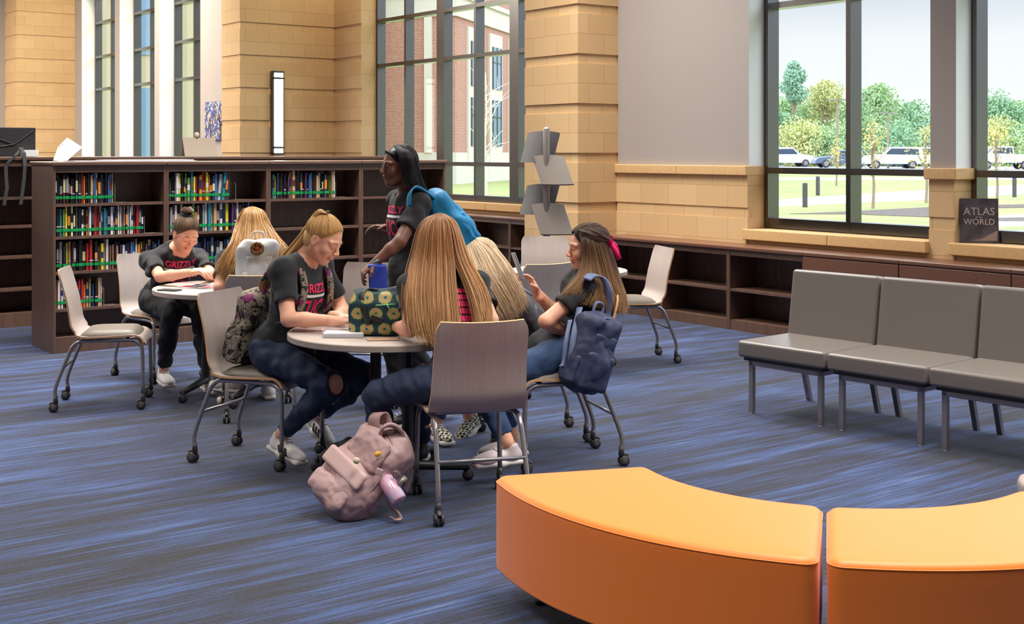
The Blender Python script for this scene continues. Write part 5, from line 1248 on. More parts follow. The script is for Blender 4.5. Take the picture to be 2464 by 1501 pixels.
# B: wavy haired girl, back turned
pB = person('person with long wavy golden hair and white backpack, back turned, at the far table', (-1.61, 7.90, .58), (-.3, .95), Q(608, 604, 7.98), Q(610, 553, 8.03), (-.28, .88, -.38), (-.1, .35, .93),
    wr=[(-1.42, 8.28, .77), Q(562, 668, 8.08)], el=[('ik', (1, -.2, -.8)), Q(528, 692, 7.80)], ankles=[Q(648, 926, 8.22), Q(566, 912, 8.22)], knees=[('ik', (.2, .4, 1)), ('ik', (-.3, .4, 1))], pants='denim', hand=[None, dict(n=(0, 0, -1), t=(1, 0, 0), curl=.5)])
locks('hair', [[Q(*a) for a in g] for g in ([(600, 501, 8.07), (583, 512, 8.07), (572, 545, 8.05), (558, 590, 7.84), (538, 630, 7.78), (527, 668, 7.76)], [(604, 500, 8.04), (594, 512, 7.95), (588, 545, 7.89), (580, 590, 7.80), (563, 635, 7.74), (550, 682, 7.74)], [(608, 499, 8.03), (608, 512, 7.93), (608, 545, 7.88), (605, 585, 7.79), (597, 612, 7.70), (588, 636, 7.66)], [(612, 500, 8.04), (622, 512, 7.95), (629, 545, 7.89), (640, 580, 7.80), (648, 600, 7.72), (642, 622, 7.66)], [(617, 501, 8.07), (635, 513, 8.07), (646, 545, 8.05), (668, 580, 7.88), (682, 605, 7.78), (690, 640, 7.76)])], 520, HG, pB['root'], pB['O'], head=(pB['hc'], np.stack([pB['f'], pB['r'], pB['u']], 1)), r=.0075, jit=.014, cap=hair_cap(pB['hc'], pB['f'], pB['r'], pB['u'], .012), wave=.010, seed=3, tone=lambda t: t*.25-.1)
shoe_obj(pB['root'], pB['O'], Q(566, 912, 8.22), Q(500, 948, 8.32), label='grey running shoe with white sole', upper=mat('grey_knit', srgb(176, 166, 160), .8), stripes=False); shoe_obj(pB['root'], pB['O'], Q(648, 926, 8.22), Q(640, 940, 8.45), upper=M['shoe'])
# C: girl with the blonde ponytail
pC = person('person with blonde ponytail in black t-shirt and ripped jeans writing at the round table', (-1.20, 6.52, .58), (.91, -.41), Q(733, 620, 6.46), Q(778, 575, 6.43), (.80, -.30, -.52), (.50, -.14, .85), shw=.172,
    wr=[Q(812, 772, 6.13), Q(812, 760, 6.40)], el=[Q(694, 768, 6.20), ('ik', (.2, .8, -.5))], ankles=[Q(676, 1046, 6.45), Q(768, 998, 6.86)], knees=[Q(797, 925, 6.22), Q(884, 905, 6.50)], rip=True,
    hand=[dict(d=(.95, .15, -.05), n=(0, .1, -1), t=(.2, 1, .3), curl=.9, thumb=.9), dict(d=(.9, -.2, -.05), n=(0, 0, -1), t=(.3, -1, .2), curl=.6)], chest=1.05)
locks('hair', scalp_guides(pC, (-.052, 0, .110)), 520, HG, pC['root'], pC['O'], head=(pC['hc'], np.stack([pC['f'], pC['r'], pC['u']], 1)), r=.0050, jit=.002, cap=hair_cap(pC['hc'], pC['f'], pC['r'], pC['u'], .007), capt=.6, taper=.95, seed=4, hug=(.001, .005), tone=lambda t: .05+t*0)
locks('ponytail', [[Q(*a) for a in g] for g in ([(787, 512, 6.44), (762, 508, 6.45), (728, 558, 6.47), (676, 622, 6.50), (640, 660, 6.55), (624, 700, 6.60)], [(787, 514, 6.40), (764, 516, 6.40), (732, 572, 6.42), (684, 632, 6.46), (648, 664, 6.53), (632, 704, 6.57)], [(788, 519, 6.42), (768, 530, 6.43), (742, 590, 6.45), (700, 640, 6.50), (660, 668, 6.56), (640, 700, 6.6)])], 260, HG, pC['root'], pC['O'], r=.0065, jit=.007, taper=.6, seed=5, wave=.003)
s = SDF(); c_ = Q(786, 516, 6.43)
for t in np.linspace(0, 6.28, 11)[:-1]: s.ell(c_+pC['u']*math.cos(t)*.017+pC['r']*math.sin(t)*.017, (.008, .008, .008), k=.006)
sdf_object('hair_tie', [s.mesh(.003)], [M['black']], pC['root'], pC['O'])
shoe_obj(pC['root'], pC['O'], Q(678, 1052, 6.45), Q(742, 1126, 6.30), stripes=True, up=(.18, -.08, .98), label='white sneaker with three black stripes'); shoe_obj(pC['root'], pC['O'], Q(768, 1002, 6.86), Q(808, 1070, 6.72), stripes=True, up=(.45, -.2, .87), label='white sneaker with three black stripes, heel raised')
front_print(pC)
# E: girl with very long light brown hair, nearest the camera
pE = person('person with very long straight light brown hair, back to camera on the nearest cafe chair', (-.20, 5.73, .58), (-.3, .95), Q(1063, 660, 6.0), Q(1058, 588, 6.06), (-.25, .93, -.22), (-.05, .2, .97), shw=.155,
    wr=[(-.26, 6.08, .765), (-.56, 6.06, .765)], el=[Q(1180, 770, 5.86), Q(986, 792, 5.84)], ankles=[Q(1012, 1070, 6.38), (-.60, 5.98, .11)], knees=[Q(1012, 925, 6.12), Q(908, 948, 5.80)],
    hand=[dict(n=(0, 0, -1), t=(-1, 0, 0), curl=.5), dict(n=(0, 0, -1), t=(1, 0, 0), curl=.6)])
dY = -.02
gE = [[(1046, 518, 6.10), (1020, 534, 6.10), (1007, 565, 6.09), (996, 622, 6.02), (982, 690, 5.85), (984, 756, 5.78), (996, 800, 5.72)], [(1050, 516, 6.08), (1030, 532, 6.0), (1018, 562, 5.96), (1008, 625, 5.93), (1000, 700, 5.81), (1006, 770, 5.72), (1022, 824, 5.67)], [(1056, 515, 6.06), (1046, 530, 5.97), (1038, 560, 5.93), (1034, 630, 5.89), (1030, 700, 5.79), (1034, 770, 5.70), (1040, 830, 5.65)], [(1060, 515, 6.06), (1063, 530, 5.97), (1064, 560, 5.93), (1066, 625, 5.89), (1068, 700, 5.80), (1072, 765, 5.71), (1070, 818, 5.67)], [(1063, 515, 6.06), (1072, 530, 5.98), (1080, 560, 5.94), (1086, 625, 5.90), (1090, 700, 5.80), (1098, 765, 5.71), (1102, 805, 5.67)]]
gE2 = [[(1064, 515, 6.07), (1076, 530, 5.99), (1086, 560, 5.95), (1096, 620, 5.91), (1124, 690, 5.81), (1142, 755, 5.74), (1148, 795, 5.70)], [(1068, 516, 6.08), (1085, 532, 6.02), (1096, 562, 5.99), (1113, 625, 5.94), (1146, 695, 5.83), (1160, 755, 5.76), (1160, 795, 5.72)], [(1071, 518, 6.10), (1093, 535, 6.10), (1105, 568, 6.08), (1128, 635, 6.0), (1160, 695, 5.87), (1176, 750, 5.80), (1174, 790, 5.76)]]
tE = lambda t: t*.5-.28
locks('hair', [[Q(*a) for a in g] for g in gE], 560, HB, pE['root'], pE['O'], head=(pE['hc'], np.stack([pE['f'], pE['r'], pE['u']], 1)), r=.0062, jit=.011, cap=hair_cap(pE['hc'], pE['f'], pE['r'], pE['u'], .013), seed=6, tone=tE, taper=.5, capt=.2)
locks('hair', [[Q(*a) for a in g] for g in gE2], 250, HB, pE['root'], pE['O'], head=(pE['hc'], np.stack([pE['f'], pE['r'], pE['u']], 1)), r=.0062, jit=.009, seed=26, tone=tE, taper=.5)
shoe_obj(pE['root'], pE['O'], Q(1012, 1070, 6.38), Q(1022, 1100, 6.62), upper=M['black']); shoe_obj(pE['root'], pE['O'], (-.60, 5.98, .11), (-.64, 6.2, .03), upper=M['black'])
back_print(pE, n=7)
# jeans pocket stitching
projected(pE['jeans'], pE['root'], pE['O'], [rect(-.055, .055, .058, .062), rect(-.055, -.051, -.05, .058), rect(.051, .055, -.05, .058), ([(-.053, -.05), (-.051, -.054), (.0, -.078), (.0, -.074)], [(0, 1, 2, 3)]), ([(.053, -.05), (.051, -.054), (.0, -.078), (.0, -.074)], [(0, 1, 2, 3)]), ([(-.05, .0), (-.046, .0), (-.01, -.03), (-.014, -.03)], [(0, 1, 2, 3)]), ([(-.014, -.03), (-.01, -.03), (.03, .01), (.026, .01)], [(0, 1, 2, 3)])], pE['P']-pE['fw']*.2-pE['rx']*.10+pE['spine']*.0+pE['rx']*-.02, pE['rx'], pE['spine'], pE['fw']+pE['rx']*.25, 'pocket_stitching', M['whiteprint'], sub=.01)
# F: leaning blonde girl
pF = person('person leaning low over the table, pale blonde hair falling over a charcoal backpack', (.09, 7.08, .58), (-.97, -.2), Q(1192, 676, 6.97), Q(1156, 632, 6.93), (-.75, .25, -.55), (-.55, .1, .8), shw=.165,
    wr=[(-.34, 7.0, .77), (-.26, 6.74, .765)], el=[('ik', (.2, .6, -.8)), ('ik', (.2, -.6, -.7))], ankles=[Q(1128, 1004, 7.22), Q(1050, 1020, 7.02)], knees=[(-.30, 7.20, .50), (-.34, 6.96, .50)], pants='denim2', hand=[None, dict(n=(0, 0, -1), t=(0, 1, 0), curl=.6)])
locks('hair', [[Q(*a) for a in g] for g in ([(1150, 578, 6.95), (1190, 598, 6.94), (1228, 648, 6.84), (1250, 695, 6.81), (1263, 728, 6.81)], [(1146, 578, 6.89), (1180, 602, 6.83), (1215, 655, 6.73), (1240, 712, 6.73), (1254, 750, 6.75)], [(1140, 580, 6.85), (1165, 612, 6.77), (1190, 665, 6.67), (1222, 725, 6.67), (1240, 765, 6.69)], [(1132, 586, 6.83), (1146, 625, 6.76), (1168, 680, 6.65), (1200, 740, 6.64), (1222, 778, 6.65)], [(1124, 598, 6.83), (1130, 650, 6.69), (1148, 700, 6.65), (1172, 745, 6.63), (1196, 775, 6.63)])], 560, HP, pF['root'], pF['O'], head=(pF['hc'], np.stack([pF['f'], pF['r'], pF['u']], 1)), r=.0065, jit=.011, cap=hair_cap(pF['hc'], pF['f'], pF['r'], pF['u'], .013), seed=7, wave=.005, tone=lambda t: .12-t*.1)
chk = mat('checkered_canvas', (.02, .02, .02), .7); g_ = NG(chk); tc = g_.n('ShaderNodeTexCoord'); ck = g_.n('ShaderNodeTexChecker'); ck.inputs['Scale'].default_value = 62; ck.inputs['Color1'].default_value = (*srgb(216, 206, 180), 1); ck.inputs['Color2'].default_value = (.015, .015, .015, 1); g_.l(tc.outputs['Object'], ck.inputs[0]); g_.l(ck.outputs[0], g_.b.inputs['Base Color'])
shoe_obj(pF['root'], pF['O'], Q(1128, 1004, 7.22), Q(1088, 1062, 7.05), upper=chk, label='black and cream checkered slip-on shoe, heel raised', up=(-.35, -.15, .92)); shoe_obj(pF['root'], pF['O'], Q(1050, 1020, 7.02), Q(1078, 1062, 6.86), upper=chk, label='black and cream checkered slip-on shoe')
# G: brunette with the phone
pG = person('person with long brown hair and hot pink bow, holding up a phone in profile', (.27, 6.60, .575), (-.93, -.3), Q(1430, 660, 6.66), Q(1414, 597, 6.63), (-.97, -.14, -.10), (-.12, 0, 1), shw=.16,
    wr=[Q(1292, 704, 6.54), (.29, 6.56, .66)], el=[Q(1350, 770, 6.68), Q(1313, 773, 6.38)], ankles=[Q(1236, 1050, 6.44), Q(1222, 1066, 6.16)], knees=[(-.16, 6.52, .48), Q(1152, 922, 6.26)], shoulders=[(.44, 6.82, .935), Q(1410, 694, 6.50)], pants='denim2', sleeve=.5,
    hand=[dict(d=(-.40, -.1, .90), n=(-.75, -.3, -.35), t=(.1, -1, .4), curl=1.0, thumb=1.0), dict(n=(0, .5, -1), t=(-1, 0, .5), curl=.8)], brow=M['brow_dark'], eopen=True)
tG = lambda t: -.3+t*1.0
locks('hair', [[Q(*a) for a in g] for g in ([(1392, 556, 6.62), (1400, 575, 6.53), (1404, 622, 6.50), (1394, 664, 6.46), (1374, 692, 6.42), (1352, 716, 6.40)], [(1398, 548, 6.60), (1412, 575, 6.51), (1416, 625, 6.50), (1416, 665, 6.47), (1400, 700, 6.44), (1375, 722, 6.42)], [(1404, 544, 6.60), (1426, 575, 6.52), (1438, 625, 6.51), (1452, 675, 6.49), (1470, 720, 6.47), (1482, 752, 6.46)], [(1414, 541, 6.62), (1446, 572, 6.56), (1462, 620, 6.54), (1476, 675, 6.52), (1490, 720, 6.50), (1496, 756, 6.48)], [(1422, 542, 6.66), (1456, 575, 6.66), (1474, 625, 6.64), (1490, 680, 6.6), (1502, 720, 6.56), (1506, 750, 6.52)])], 640, HO, pG['root'], pG['O'], head=(pG['hc'], np.stack([pG['f'], pG['r'], pG['u']], 1)), r=.0062, jit=.009, cap=hair_cap(pG['hc'], pG['f'], pG['r'], pG['u'], .012), seed=8, tone=tG, capt=.12)
locks('hair_half_up', [[Q(*a) for a in g] for g in ([(1386, 560, 6.60), (1410, 552, 6.54), (1445, 565, 6.54), (1466, 580, 6.60)], [(1392, 552, 6.56), (1416, 562, 6.51), (1448, 574, 6.54), (1466, 582, 6.60)], [(1398, 572, 6.53), (1420, 575, 6.51), (1448, 582, 6.54), (1467, 585, 6.60)])], 150, HO, pG['root'], pG['O'], head=(pG['hc'], np.stack([pG['f'], pG['r'], pG['u']], 1)), r=.006, jit=.003, seed=9, tone=lambda t: -.2+t*.1, taper=.9)
locks('hair_crown', scalp_guides(pG, (-.098, 0, .03)), 420, HO, pG['root'], pG['O'], head=(pG['hc'], np.stack([pG['f'], pG['r'], pG['u']], 1)), r=.005, jit=.002, taper=.95, seed=19, tone=lambda t: -.16+t*0)
g = MB()
def rib(pts, w, side): 
    ribbon(g, [W3(Q(*q))-pG['O'] for q in pts], w, W3(np.array(side)), .002)
rib([(1464, 578, 6.57), (1472, 590, 6.55), (1482, 606, 6.54), (1490, 624, 6.53)], .030, (.8, -.5, .4)); rib([(1464, 576, 6.57), (1478, 586, 6.55), (1484, 598, 6.55), (1488, 612, 6.55)], .022, (.7, -.6, .4)); rib([(1460, 572, 6.57), (1470, 566, 6.55), (1476, 574, 6.54), (1466, 582, 6.55)], .02, (.2, -.9, .2))
g.build('hair_bow', mat('hot_pink_satin', srgb(240, 30, 110), .35), pG['root'], smooth=True)
shoe_obj(pG['root'], pG['O'], Q(1222, 1076, 6.16), Q(1152, 1136, 6.10), upper=M['pinkshoe'], big=1.05); shoe_obj(pG['root'], pG['O'], Q(1236, 1056, 6.44), Q(1156, 1110, 6.38), upper=M['pinkshoe'])
back_print(pG, n=5)
projected(pG['shirt'], pG['root'], pG['O'], [rect(-.05, .05, -.006, .006), rect(-.04, .02, .012, .022)], pG['P']+pG['spine']*.18+pG['fw']*.3-pG['rx']*.05, -pG['rx'], pG['spine'], -pG['fw'], 'shirt_print', M['whiteprint'])
# D: walking girl
pD = person('person walking past in black t-shirt with long black hair and turquoise backpack', (-.585, 7.40, .88), (-.88, -.45), Q(984, 464, 7.42), Q(958, 401, 7.38), (-.84, -.52, -.06), (0, 0, 1), shw=.165,
    wr=[Q(932, 548, 7.52), Q(902, 632, 7.06)], el=[('ik', (.6, .3, -1)), Q(962, 582, 7.10)], ankles=[(-.42, 7.60, .12), (-.60, 7.28, .10)], knees=[('ik', (-.8, -.4, .1)), ('ik', (-.8, -.4, .1))], skin='skin_dark', lip='lips_dark', pants='leggings',
    hand=[dict(d=(-.9, -.3, .1), n=(-.2, -.2, -.9), t=(0, -1, .3), curl=.8), dict(d=(-.7, -.1, -.6), n=(.2, .3, -.8), t=(-.7, -.6, .4), curl=1.0)], brow=M['brow_dark'], eopen=True)
locks('hair', [[Q(*a) for a in g] for g in ([(946, 351, 7.32), (962, 376, 7.26), (966, 410, 7.26), (976, 440, 7.25), (992, 462, 7.24)], [(954, 349, 7.34), (982, 374, 7.27), (990, 410, 7.27), (998, 442, 7.26), (1010, 466, 7.26)], [(960, 348, 7.38), (994, 372, 7.34), (1004, 410, 7.34), (1012, 445, 7.34), (1026, 472, 7.34)], [(962, 350, 7.44), (996, 374, 7.46), (1006, 410, 7.46), (1016, 440, 7.46), (1030, 466, 7.44)], [(952, 352, 7.46), (975, 378, 7.5), (985, 410, 7.5), (995, 440, 7.5), (1005, 460, 7.5)])], 460, HK, pD['root'], pD['O'], head=(pD['hc'], np.stack([pD['f'], pD['r'], pD['u']], 1)), r=.0068, jit=.006, cap=hair_cap(pD['hc'], pD['f'], pD['r'], pD['u'], .012), seed=10)
shoe_obj(pD['root'], pD['O'], (-.42, 7.60, .12), (-.62, 7.50, .03), upper=M['black'], up=(-.2, -.1, .97)); shoe_obj(pD['root'], pD['O'], (-.60, 7.28, .10), (-.8, 7.20, .03), upper=M['black'])
locks('hair_crown', scalp_guides(pD, (-.10, 0, -.03)), 460, HK, pD['root'], pD['O'], r=.005, jit=.002, taper=.95, seed=29)
front_print(pD); back_print(pD, n=5)
s = SDF(); w = Q(905, 628, 7.06)
for t in np.linspace(0, 6.28, 15)[:-1]: s.ell(w+np.array([math.cos(t)*.022, math.sin(t)*.024, math.cos(t)*.012]), (.006, .006, .006), k=.005)
sdf_object('bracelet', [s.mesh(.003)], [mat('turquoise_beads', srgb(90, 160, 180), .4)], pD['root'], pD['O'])

# ------------------------------------------------------------------ bags
def backpack(label, c, up, out, h, w, d, main, trim, name='backpack', pocket=True, straps=(), slump=.0, seed=1, pk=None, lo=None, grp=None):
    """h, w, d half sizes; straps: polylines in camera-aligned axes"""
    c = np.array(c, float); u = unit(up); o = unit(np.array(out)-u*(np.array(out)@u)); r = np.cross(u, o); R = np.stack([r, o, u], 1); L = lambda a, b, e: c+r*a+o*b+u*e
    base = C(c[0], c[1], 0 if lo is None else lo); root = empty(name, base); tag(root, label, 'backpack', grp); O = root.location
    s = SDF(); s.box(c-o*d*.15, (w, d*.8, h), rnd=min(w, d)*.62, R=R); s.ell(L(0, d*.2, -h*.25), (w*.92, d*.9, h*.7), k=.05, R=R); s.ell(L(0, -d*.1, h*.7), (w*.72, d*.6, h*.33), k=.05, R=R)
    sdf_object('main_body', [s.mesh(.007, warp=folds(.010, 24, seed))], [main], root, O, 3)
    if pocket:
        q = SDF(); q.box(L(0, d*.72, -h*.42), (w*.78, d*.26, h*.48), rnd=.018, R=R); sdf_object('front_pocket', [q.mesh(.006, warp=folds(.004, 26, seed+3))], [pk or main], root, O, 3)
        q = SDF(); q.box(L(0, d*.66, h*.36), (w*.62, d*.16, h*.2), rnd=.012, R=R); sdf_object('top_pocket', [q.mesh(.006, warp=folds(.003, 26, seed+5))], [pk or main], root, O, 3)
    for sd in (-1, 1):
        q = SDF(); q.box(L(sd*w*.98, 0, -h*.5), (w*.10, d*.55, h*.36), rnd=.012, R=R); sdf_object('side_pocket', [q.mesh(.006, warp=folds(.006, 30, seed+sd))], [main], root, O)
    g = MB(); zp = [L(-w*.9, d*.3, -h*.2), L(-w*.86, d*.35, h*.45), L(-w*.55, d*.38, h*.85), L(0, d*.42, h*.98), L(w*.55, d*.38, h*.85), L(w*.86, d*.35, h*.45), L(w*.9, d*.3, -h*.2)]
    g.tube([W3(x)-O for x in spline(zp, 30)], .0045, 6); g.build('zip', trim, root, smooth=True)
    g = MB(); g.tube([W3(x)-O for x in spline([L(-.035, -d*.55, h*.92), L(-.03, -d*.6, h+.05), L(.03, -d*.6, h+.05), L(.035, -d*.55, h*.92)], 12)], .008, 8); g.build('grab_handle', trim, root, smooth=True)
    for pts, sw, side in straps:
        g = MB(); ribbon(g, [W3(x)-O for x in spline(pts, 20)], sw, W3(np.array(side)), .009); g.build('shoulder_strap', pk or trim, root, smooth=True)
    return root, L, O
# patterned backpack of the ponytail girl
pat = mat('black_cream_floral', (.02, .02, .02), .8); g_ = NG(pat); tc = g_.n('ShaderNodeTexCoord'); nz = g_.n('ShaderNodeTexNoise'); nz.inputs['Scale'].default_value = 9; nz.inputs['Detail'].default_value = 1
ad = g_.n('ShaderNodeVectorMath', operation='MULTIPLY_ADD'); ad.inputs[1].default_value = (.25, .25, .25); g_.l(tc.outputs['Object'], nz.inputs[0]); g_.l(nz.outputs['Color'], ad.inputs[0]); g_.l(tc.outputs['Object'], ad.inputs[2])
wv = g_.n('ShaderNodeTexWave'); wv.wave_type = 'RINGS'; wv.inputs['Scale'].default_value = 52; wv.inputs['Distortion'].default_value = 5; wv.inputs['Detail Scale'].default_value = 2; g_.l(ad.outputs[0], wv.inputs[0])
vo = g_.n('ShaderNodeTexVoronoi'); vo.inputs['Scale'].default_value = 26; g_.l(ad.outputs[0], vo.inputs[0])
fl = g_.math('MULTIPLY', g_.math('GREATER_THAN', wv.outputs['Fac'], .52), g_.math('LESS_THAN', vo.outputs['Distance'], .62))
nz2 = g_.n('ShaderNodeTexNoise'); nz2.inputs['Scale'].default_value = 11; g_.l(tc.outputs['Object'], nz2.inputs[0])
c1 = g_.mix(fl, srgb(22, 20, 22), srgb(176, 160, 134)); c2 = g_.mix(g_.math('GREATER_THAN', nz2.outputs[0], .66), c1, srgb(112, 28, 84)); g_.l(c2, g_.b.inputs['Base Color'])
mag = mat('magenta_piping', srgb(140, 36, 108), .6)
sC = lambda i: [pC['neck']+pC['rt']*(.09 if i == 0 else -.09)+v for v in ()]
def worn(p, i, top=.06, low=.2, back=.13, drop=.30, w=.11, rad=.085):
    """strap path over the shoulder and down the chest"""
    sg = 1 if i == 0 else -1; n_, sp, fw, rx_ = p['neck'], p['spine'], p['fw'], p['rx']*sg
    return [n_-sp*.16-fw*(back)+rx_*w, n_-sp*.03-fw*.075+rx_*w, n_+sp*.002+rx_*(w), n_-sp*.05+fw*.085+rx_*(w+.005), n_-sp*.14+fw*.128+rx_*(w+.012), n_-sp*.24+fw*.13+rx_*(w+.03), n_-sp*.31+fw*.06+rx_*(w+.055)]
cB = pC['P']+pC['spine']*.22-pC['fw']*.185
backpack('black and cream floral backpack with magenta piping worn by the ponytail girl', Q(606, 784, 6.62), pC['spine']*.9+np.array([.05, 0, .3]), -pC['fw'], .195, .14, .075, pat, mag, straps=[(worn(pC, 0), .05, pC['rx']), (worn(pC, 1), .05, pC['rx'])], seed=4, pk=pat)
# white backpack
whp = mat('cream_white_nylon', srgb(214, 206, 202), .5, noise=((12, 12, 12), srgb(186, 196, 198), .4))
bB, L_, O_ = backpack('white backpack hanging on the wavy haired girl at the far table', Q(622, 655, 7.70), (0, 0, 1), (.3, -.95, .05), .185, .13, .07, whp, mat('beige_trim', srgb(196, 184, 174), .6), straps=[(worn(pB, 0), .05, pB['rx']), (worn(pB, 1), .05, pB['rx'])], seed=8)
r = empty('scrunchie', W3(Q(619, 598, 7.60))); tag(r, 'red gold and black scrunchie clipped on the white backpack', 'scrunchie'); s = SDF()
cc = Q(619, 598, 7.60)
for t in np.linspace(0, 6.28, 13)[:-1]: s.ell(cc+np.array([math.cos(t)*.03, -.002, math.sin(t)*.03]), (.014, .012, .014), k=.006)
sdf_object('fabric_ring', [s.mesh(.004)], [mat('gold_scrunchie', srgb(170, 120, 60), .6, noise=((60, 60, 60), srgb(40, 30, 28), .2))], r, r.location); s = SDF(); s.ell(cc, (.018, .012, .016)); sdf_object('centre', [s.mesh(.004)], [mat('red_satin', srgb(200, 60, 44), .5)], r, r.location)
# charcoal backpack of the leaning girl
chb = mat('charcoal_nylon', srgb(50, 50, 56), .55, bump=(14, .7, .02))
backpack('charcoal backpack on the leaning blonde girl, beside the phone arm', Q(1288, 792, 7.02), (-.42, -.1, .88), (.85, -.05, .3), .20, .14, .075, chb, mat('slate_trim', srgb(112, 118, 130), .5), straps=[(worn(pF, 1), .05, pF['rx'])], seed=12)
# navy backpack of the brunette
nav = mat('navy_nylon', srgb(46, 54, 82), .6, bump=(14, .7, .02)); navt = mat('steel_blue_webbing', srgb(104, 116, 150), .6)
backpack('navy backpack with steel blue strap hanging behind the brunette with the phone', Q(1424, 850, 6.36), (.32, .1, .93), (.72, -.70, -.1), .195, .135, .085, nav, navt, straps=[([Q(1455, 800, 6.46), Q(1462, 740, 6.46), Q(1464, 700, 6.44), Q(1450, 668, 6.44), Q(1425, 662, 6.44), Q(1412, 672, 6.40)], .045, (.6, -.3, -.2)), ([Q(1372, 770, 6.36), Q(1362, 820, 6.30), Q(1356, 870, 6.28), Q(1350, 882, 6.27)], .022, (1, 0, .1)), ([Q(1395, 740, 6.40), Q(1382, 800, 6.3), Q(1374, 860, 6.27), Q(1372, 900, 6.3)], .03, (1, 0, .1))], seed=14)
# turquoise backpack of the walking girl
tq = mat('turquoise_nylon', srgb(0, 138, 190), .5, noise=((7, 7, 7), srgb(0, 104, 158), .5), bump=(12, .7, .02)); tqt = mat('grey_webbing', srgb(96, 102, 116), .6)
backpack('turquoise backpack slung on the walking girl', Q(1086, 528, 7.48), (-.58, -.1, .80), (.72, .1, .55), .20, .145, .085, tq, tqt, straps=[([Q(1050, 486, 7.36), Q(1020, 462, 7.28), Q(998, 452, 7.24), Q(985, 468, 7.20), Q(984, 500, 7.20)], .05, (.4, -.8, .4))], seed=16, pk=tq)
# blue lunch pouch in her hand
c_ = Q(908, 668, 7.05); r = empty('lunch_pouch', W3(c_)); tag(r, 'royal blue pouch hanging from the walking girls hand', 'pouch'); s = SDF(); s.box(c_, (.05, .03, .075), rnd=.015); sdf_object('pouch', [s.mesh(.005, warp=folds(.006, 30, 2))], [mat('royal_blue_nylon', srgb(36, 62, 170), .5)], r, r.location)
g = MB(); g.tube([W3(x)-r.location for x in (c_+np.array([-.03, 0, .07]), Q(893, 646, 7.05), c_+np.array([.03, 0, .07]))], .004, 6); g.build('handle', M['black'], r)
# pink backpack on the floor
pk = mat('dusty_pink_nylon', srgb(170, 138, 137), .5, bump=(17, .9, .022)); pk2 = mat('dusty_pink_panel', srgb(192, 160, 156), .6); pkt = mat('dusty_pink_strap', srgb(158, 126, 124), .6)
u = unit((.60, .18, .70)); o = unit(np.array([-.34, -.72, .50])); o = unit(o-u*(o@u)); c0 = Q(872, 1138, 5.62); c0[2] = .185
r = np.cross(u, o); Rk = np.stack([r, o, u], 1); L = lambda a, b, e: c0+r*a+o*b+u*e
root = empty('backpack', C(c0[0], c0[1], 0)); tag(root, 'dusty pink backpack slumped on the carpet in front of the round table', 'backpack'); O = root.location
s = SDF(); s.box(L(0, -.01, -.02), (.145, .085, .20), rnd=.07, R=Rk); s.ell(L(0, .03, -.09), (.155, .095, .13), k=.05, R=Rk); s.ell(L(.02, -.02, .15), (.10, .06, .09), k=.05, R=Rk); s.ell(L(-.09, -.0, -.17), (.06, .06, .05), k=.04, R=Rk)
V, F_, mi = s.mesh(.006, warp=folds(.016, 26, 7)); V[:, 2] = np.maximum(V[:, 2], .003); sdf_object('main_body', [(V, F_, mi)], [pk], root, O, 2)
q = SDF(); q.box(L(-.005, .118, -.03), (.130, .012, .042), rnd=.015, R=Rk); sdf_object('front_panel', [q.mesh(.005)], [pk2], root, O)
q = SDF(); q.box(L(.0, .098, -.14), (.115, .03, .06), rnd=.03, R=Rk); V, F_, mi = q.mesh(.005, warp=folds(.012, 34, 9)); V[:, 2] = np.maximum(V[:, 2], .004); sdf_object('front_pocket', [(V, F_, mi)], [pk], root, O)
q = SDF(); q.box(L(.0, .078, .09), (.105, .020, .075), rnd=.03, R=Rk); sdf_object('top_pocket', [q.mesh(.005, warp=folds(.010, 34, 10))], [pk], root, O)
def strp(nm, pts, w_, side, m_, th=.01):
    g = MB(); ribbon(g, [W3(Q(*x))-O for x in pts] if len(pts) < 4 else [W3(x)-O for x in spline([Q(*x) for x in pts], 24)], w_, W3(np.array(side)), th); return g.build(nm, m_, root, smooth=True)
strp('shoulder_strap', [(925, 1080, 5.62), (914, 1050, 5.6), (925, 1026, 5.6), (948, 1024, 5.62), (968, 1045, 5.64), (978, 1085, 5.66), (972, 1130, 5.66), (960, 1165, 5.66)], .055, (.2, -.9, .35), pk, .014)
strp('shoulder_strap', [(985, 1065, 5.75), (992, 1100, 5.75), (985, 1150, 5.74), (975, 1185, 5.72)], .05, (.2, -.9, .2), pkt, .012)
strp('grab_handle', [(905, 1052, 5.66), (900, 1010, 5.66), (912, 994, 5.68), (924, 1000, 5.7), (935, 1030, 5.7)], .055, (.9, -.3, .1), pkt, .008)
strp('strap_end', [(934, 1196, 5.5), (940, 1215, 5.5), (956, 1232, 5.48), (962, 1246, 5.47), (950, 1250, 5.46), (935, 1242, 5.47)], .03, (.7, -.7, 0), pkt, .004)
g = MB(); g.tube([W3(x)-O for x in spline([L(-.11, .07, -.05), L(-.112, .06, .06), L(-.08, .05, .16), L(0, .045, .19), L(.08, .05, .16), L(.11, .06, .05)], 24)], .0045, 6); g.build('zip', pkt, root, smooth=True)
for sx_ in (-1, 1):
    g = MB(); g.tube([W3(x)-O for x in spline([L(sx_*.132, .055, -.17), L(sx_*.14, .06, -.08), L(sx_*.135, .05, .02), L(sx_*.11, .03, .12), L(sx_*.06, .0, .21)], 20)], .004, 6); g.build('seam', pkt, root, smooth=True)
g = MB(); g.obox(W3(Q(912, 1135, 5.48))-O, .03, .012, .028, cam2room @ Matrix.Rotation(.4, 3, 'Y')); g.build('buckle', pk2, root, bevel=.003)
q = SDF(); q.ell(Q(858, 1108, 5.46), (.016, .014, .015)); sdf_object('charm', [q.mesh(.004)], [mat('cream_charm', srgb(196, 184, 160), .6)], root, O)
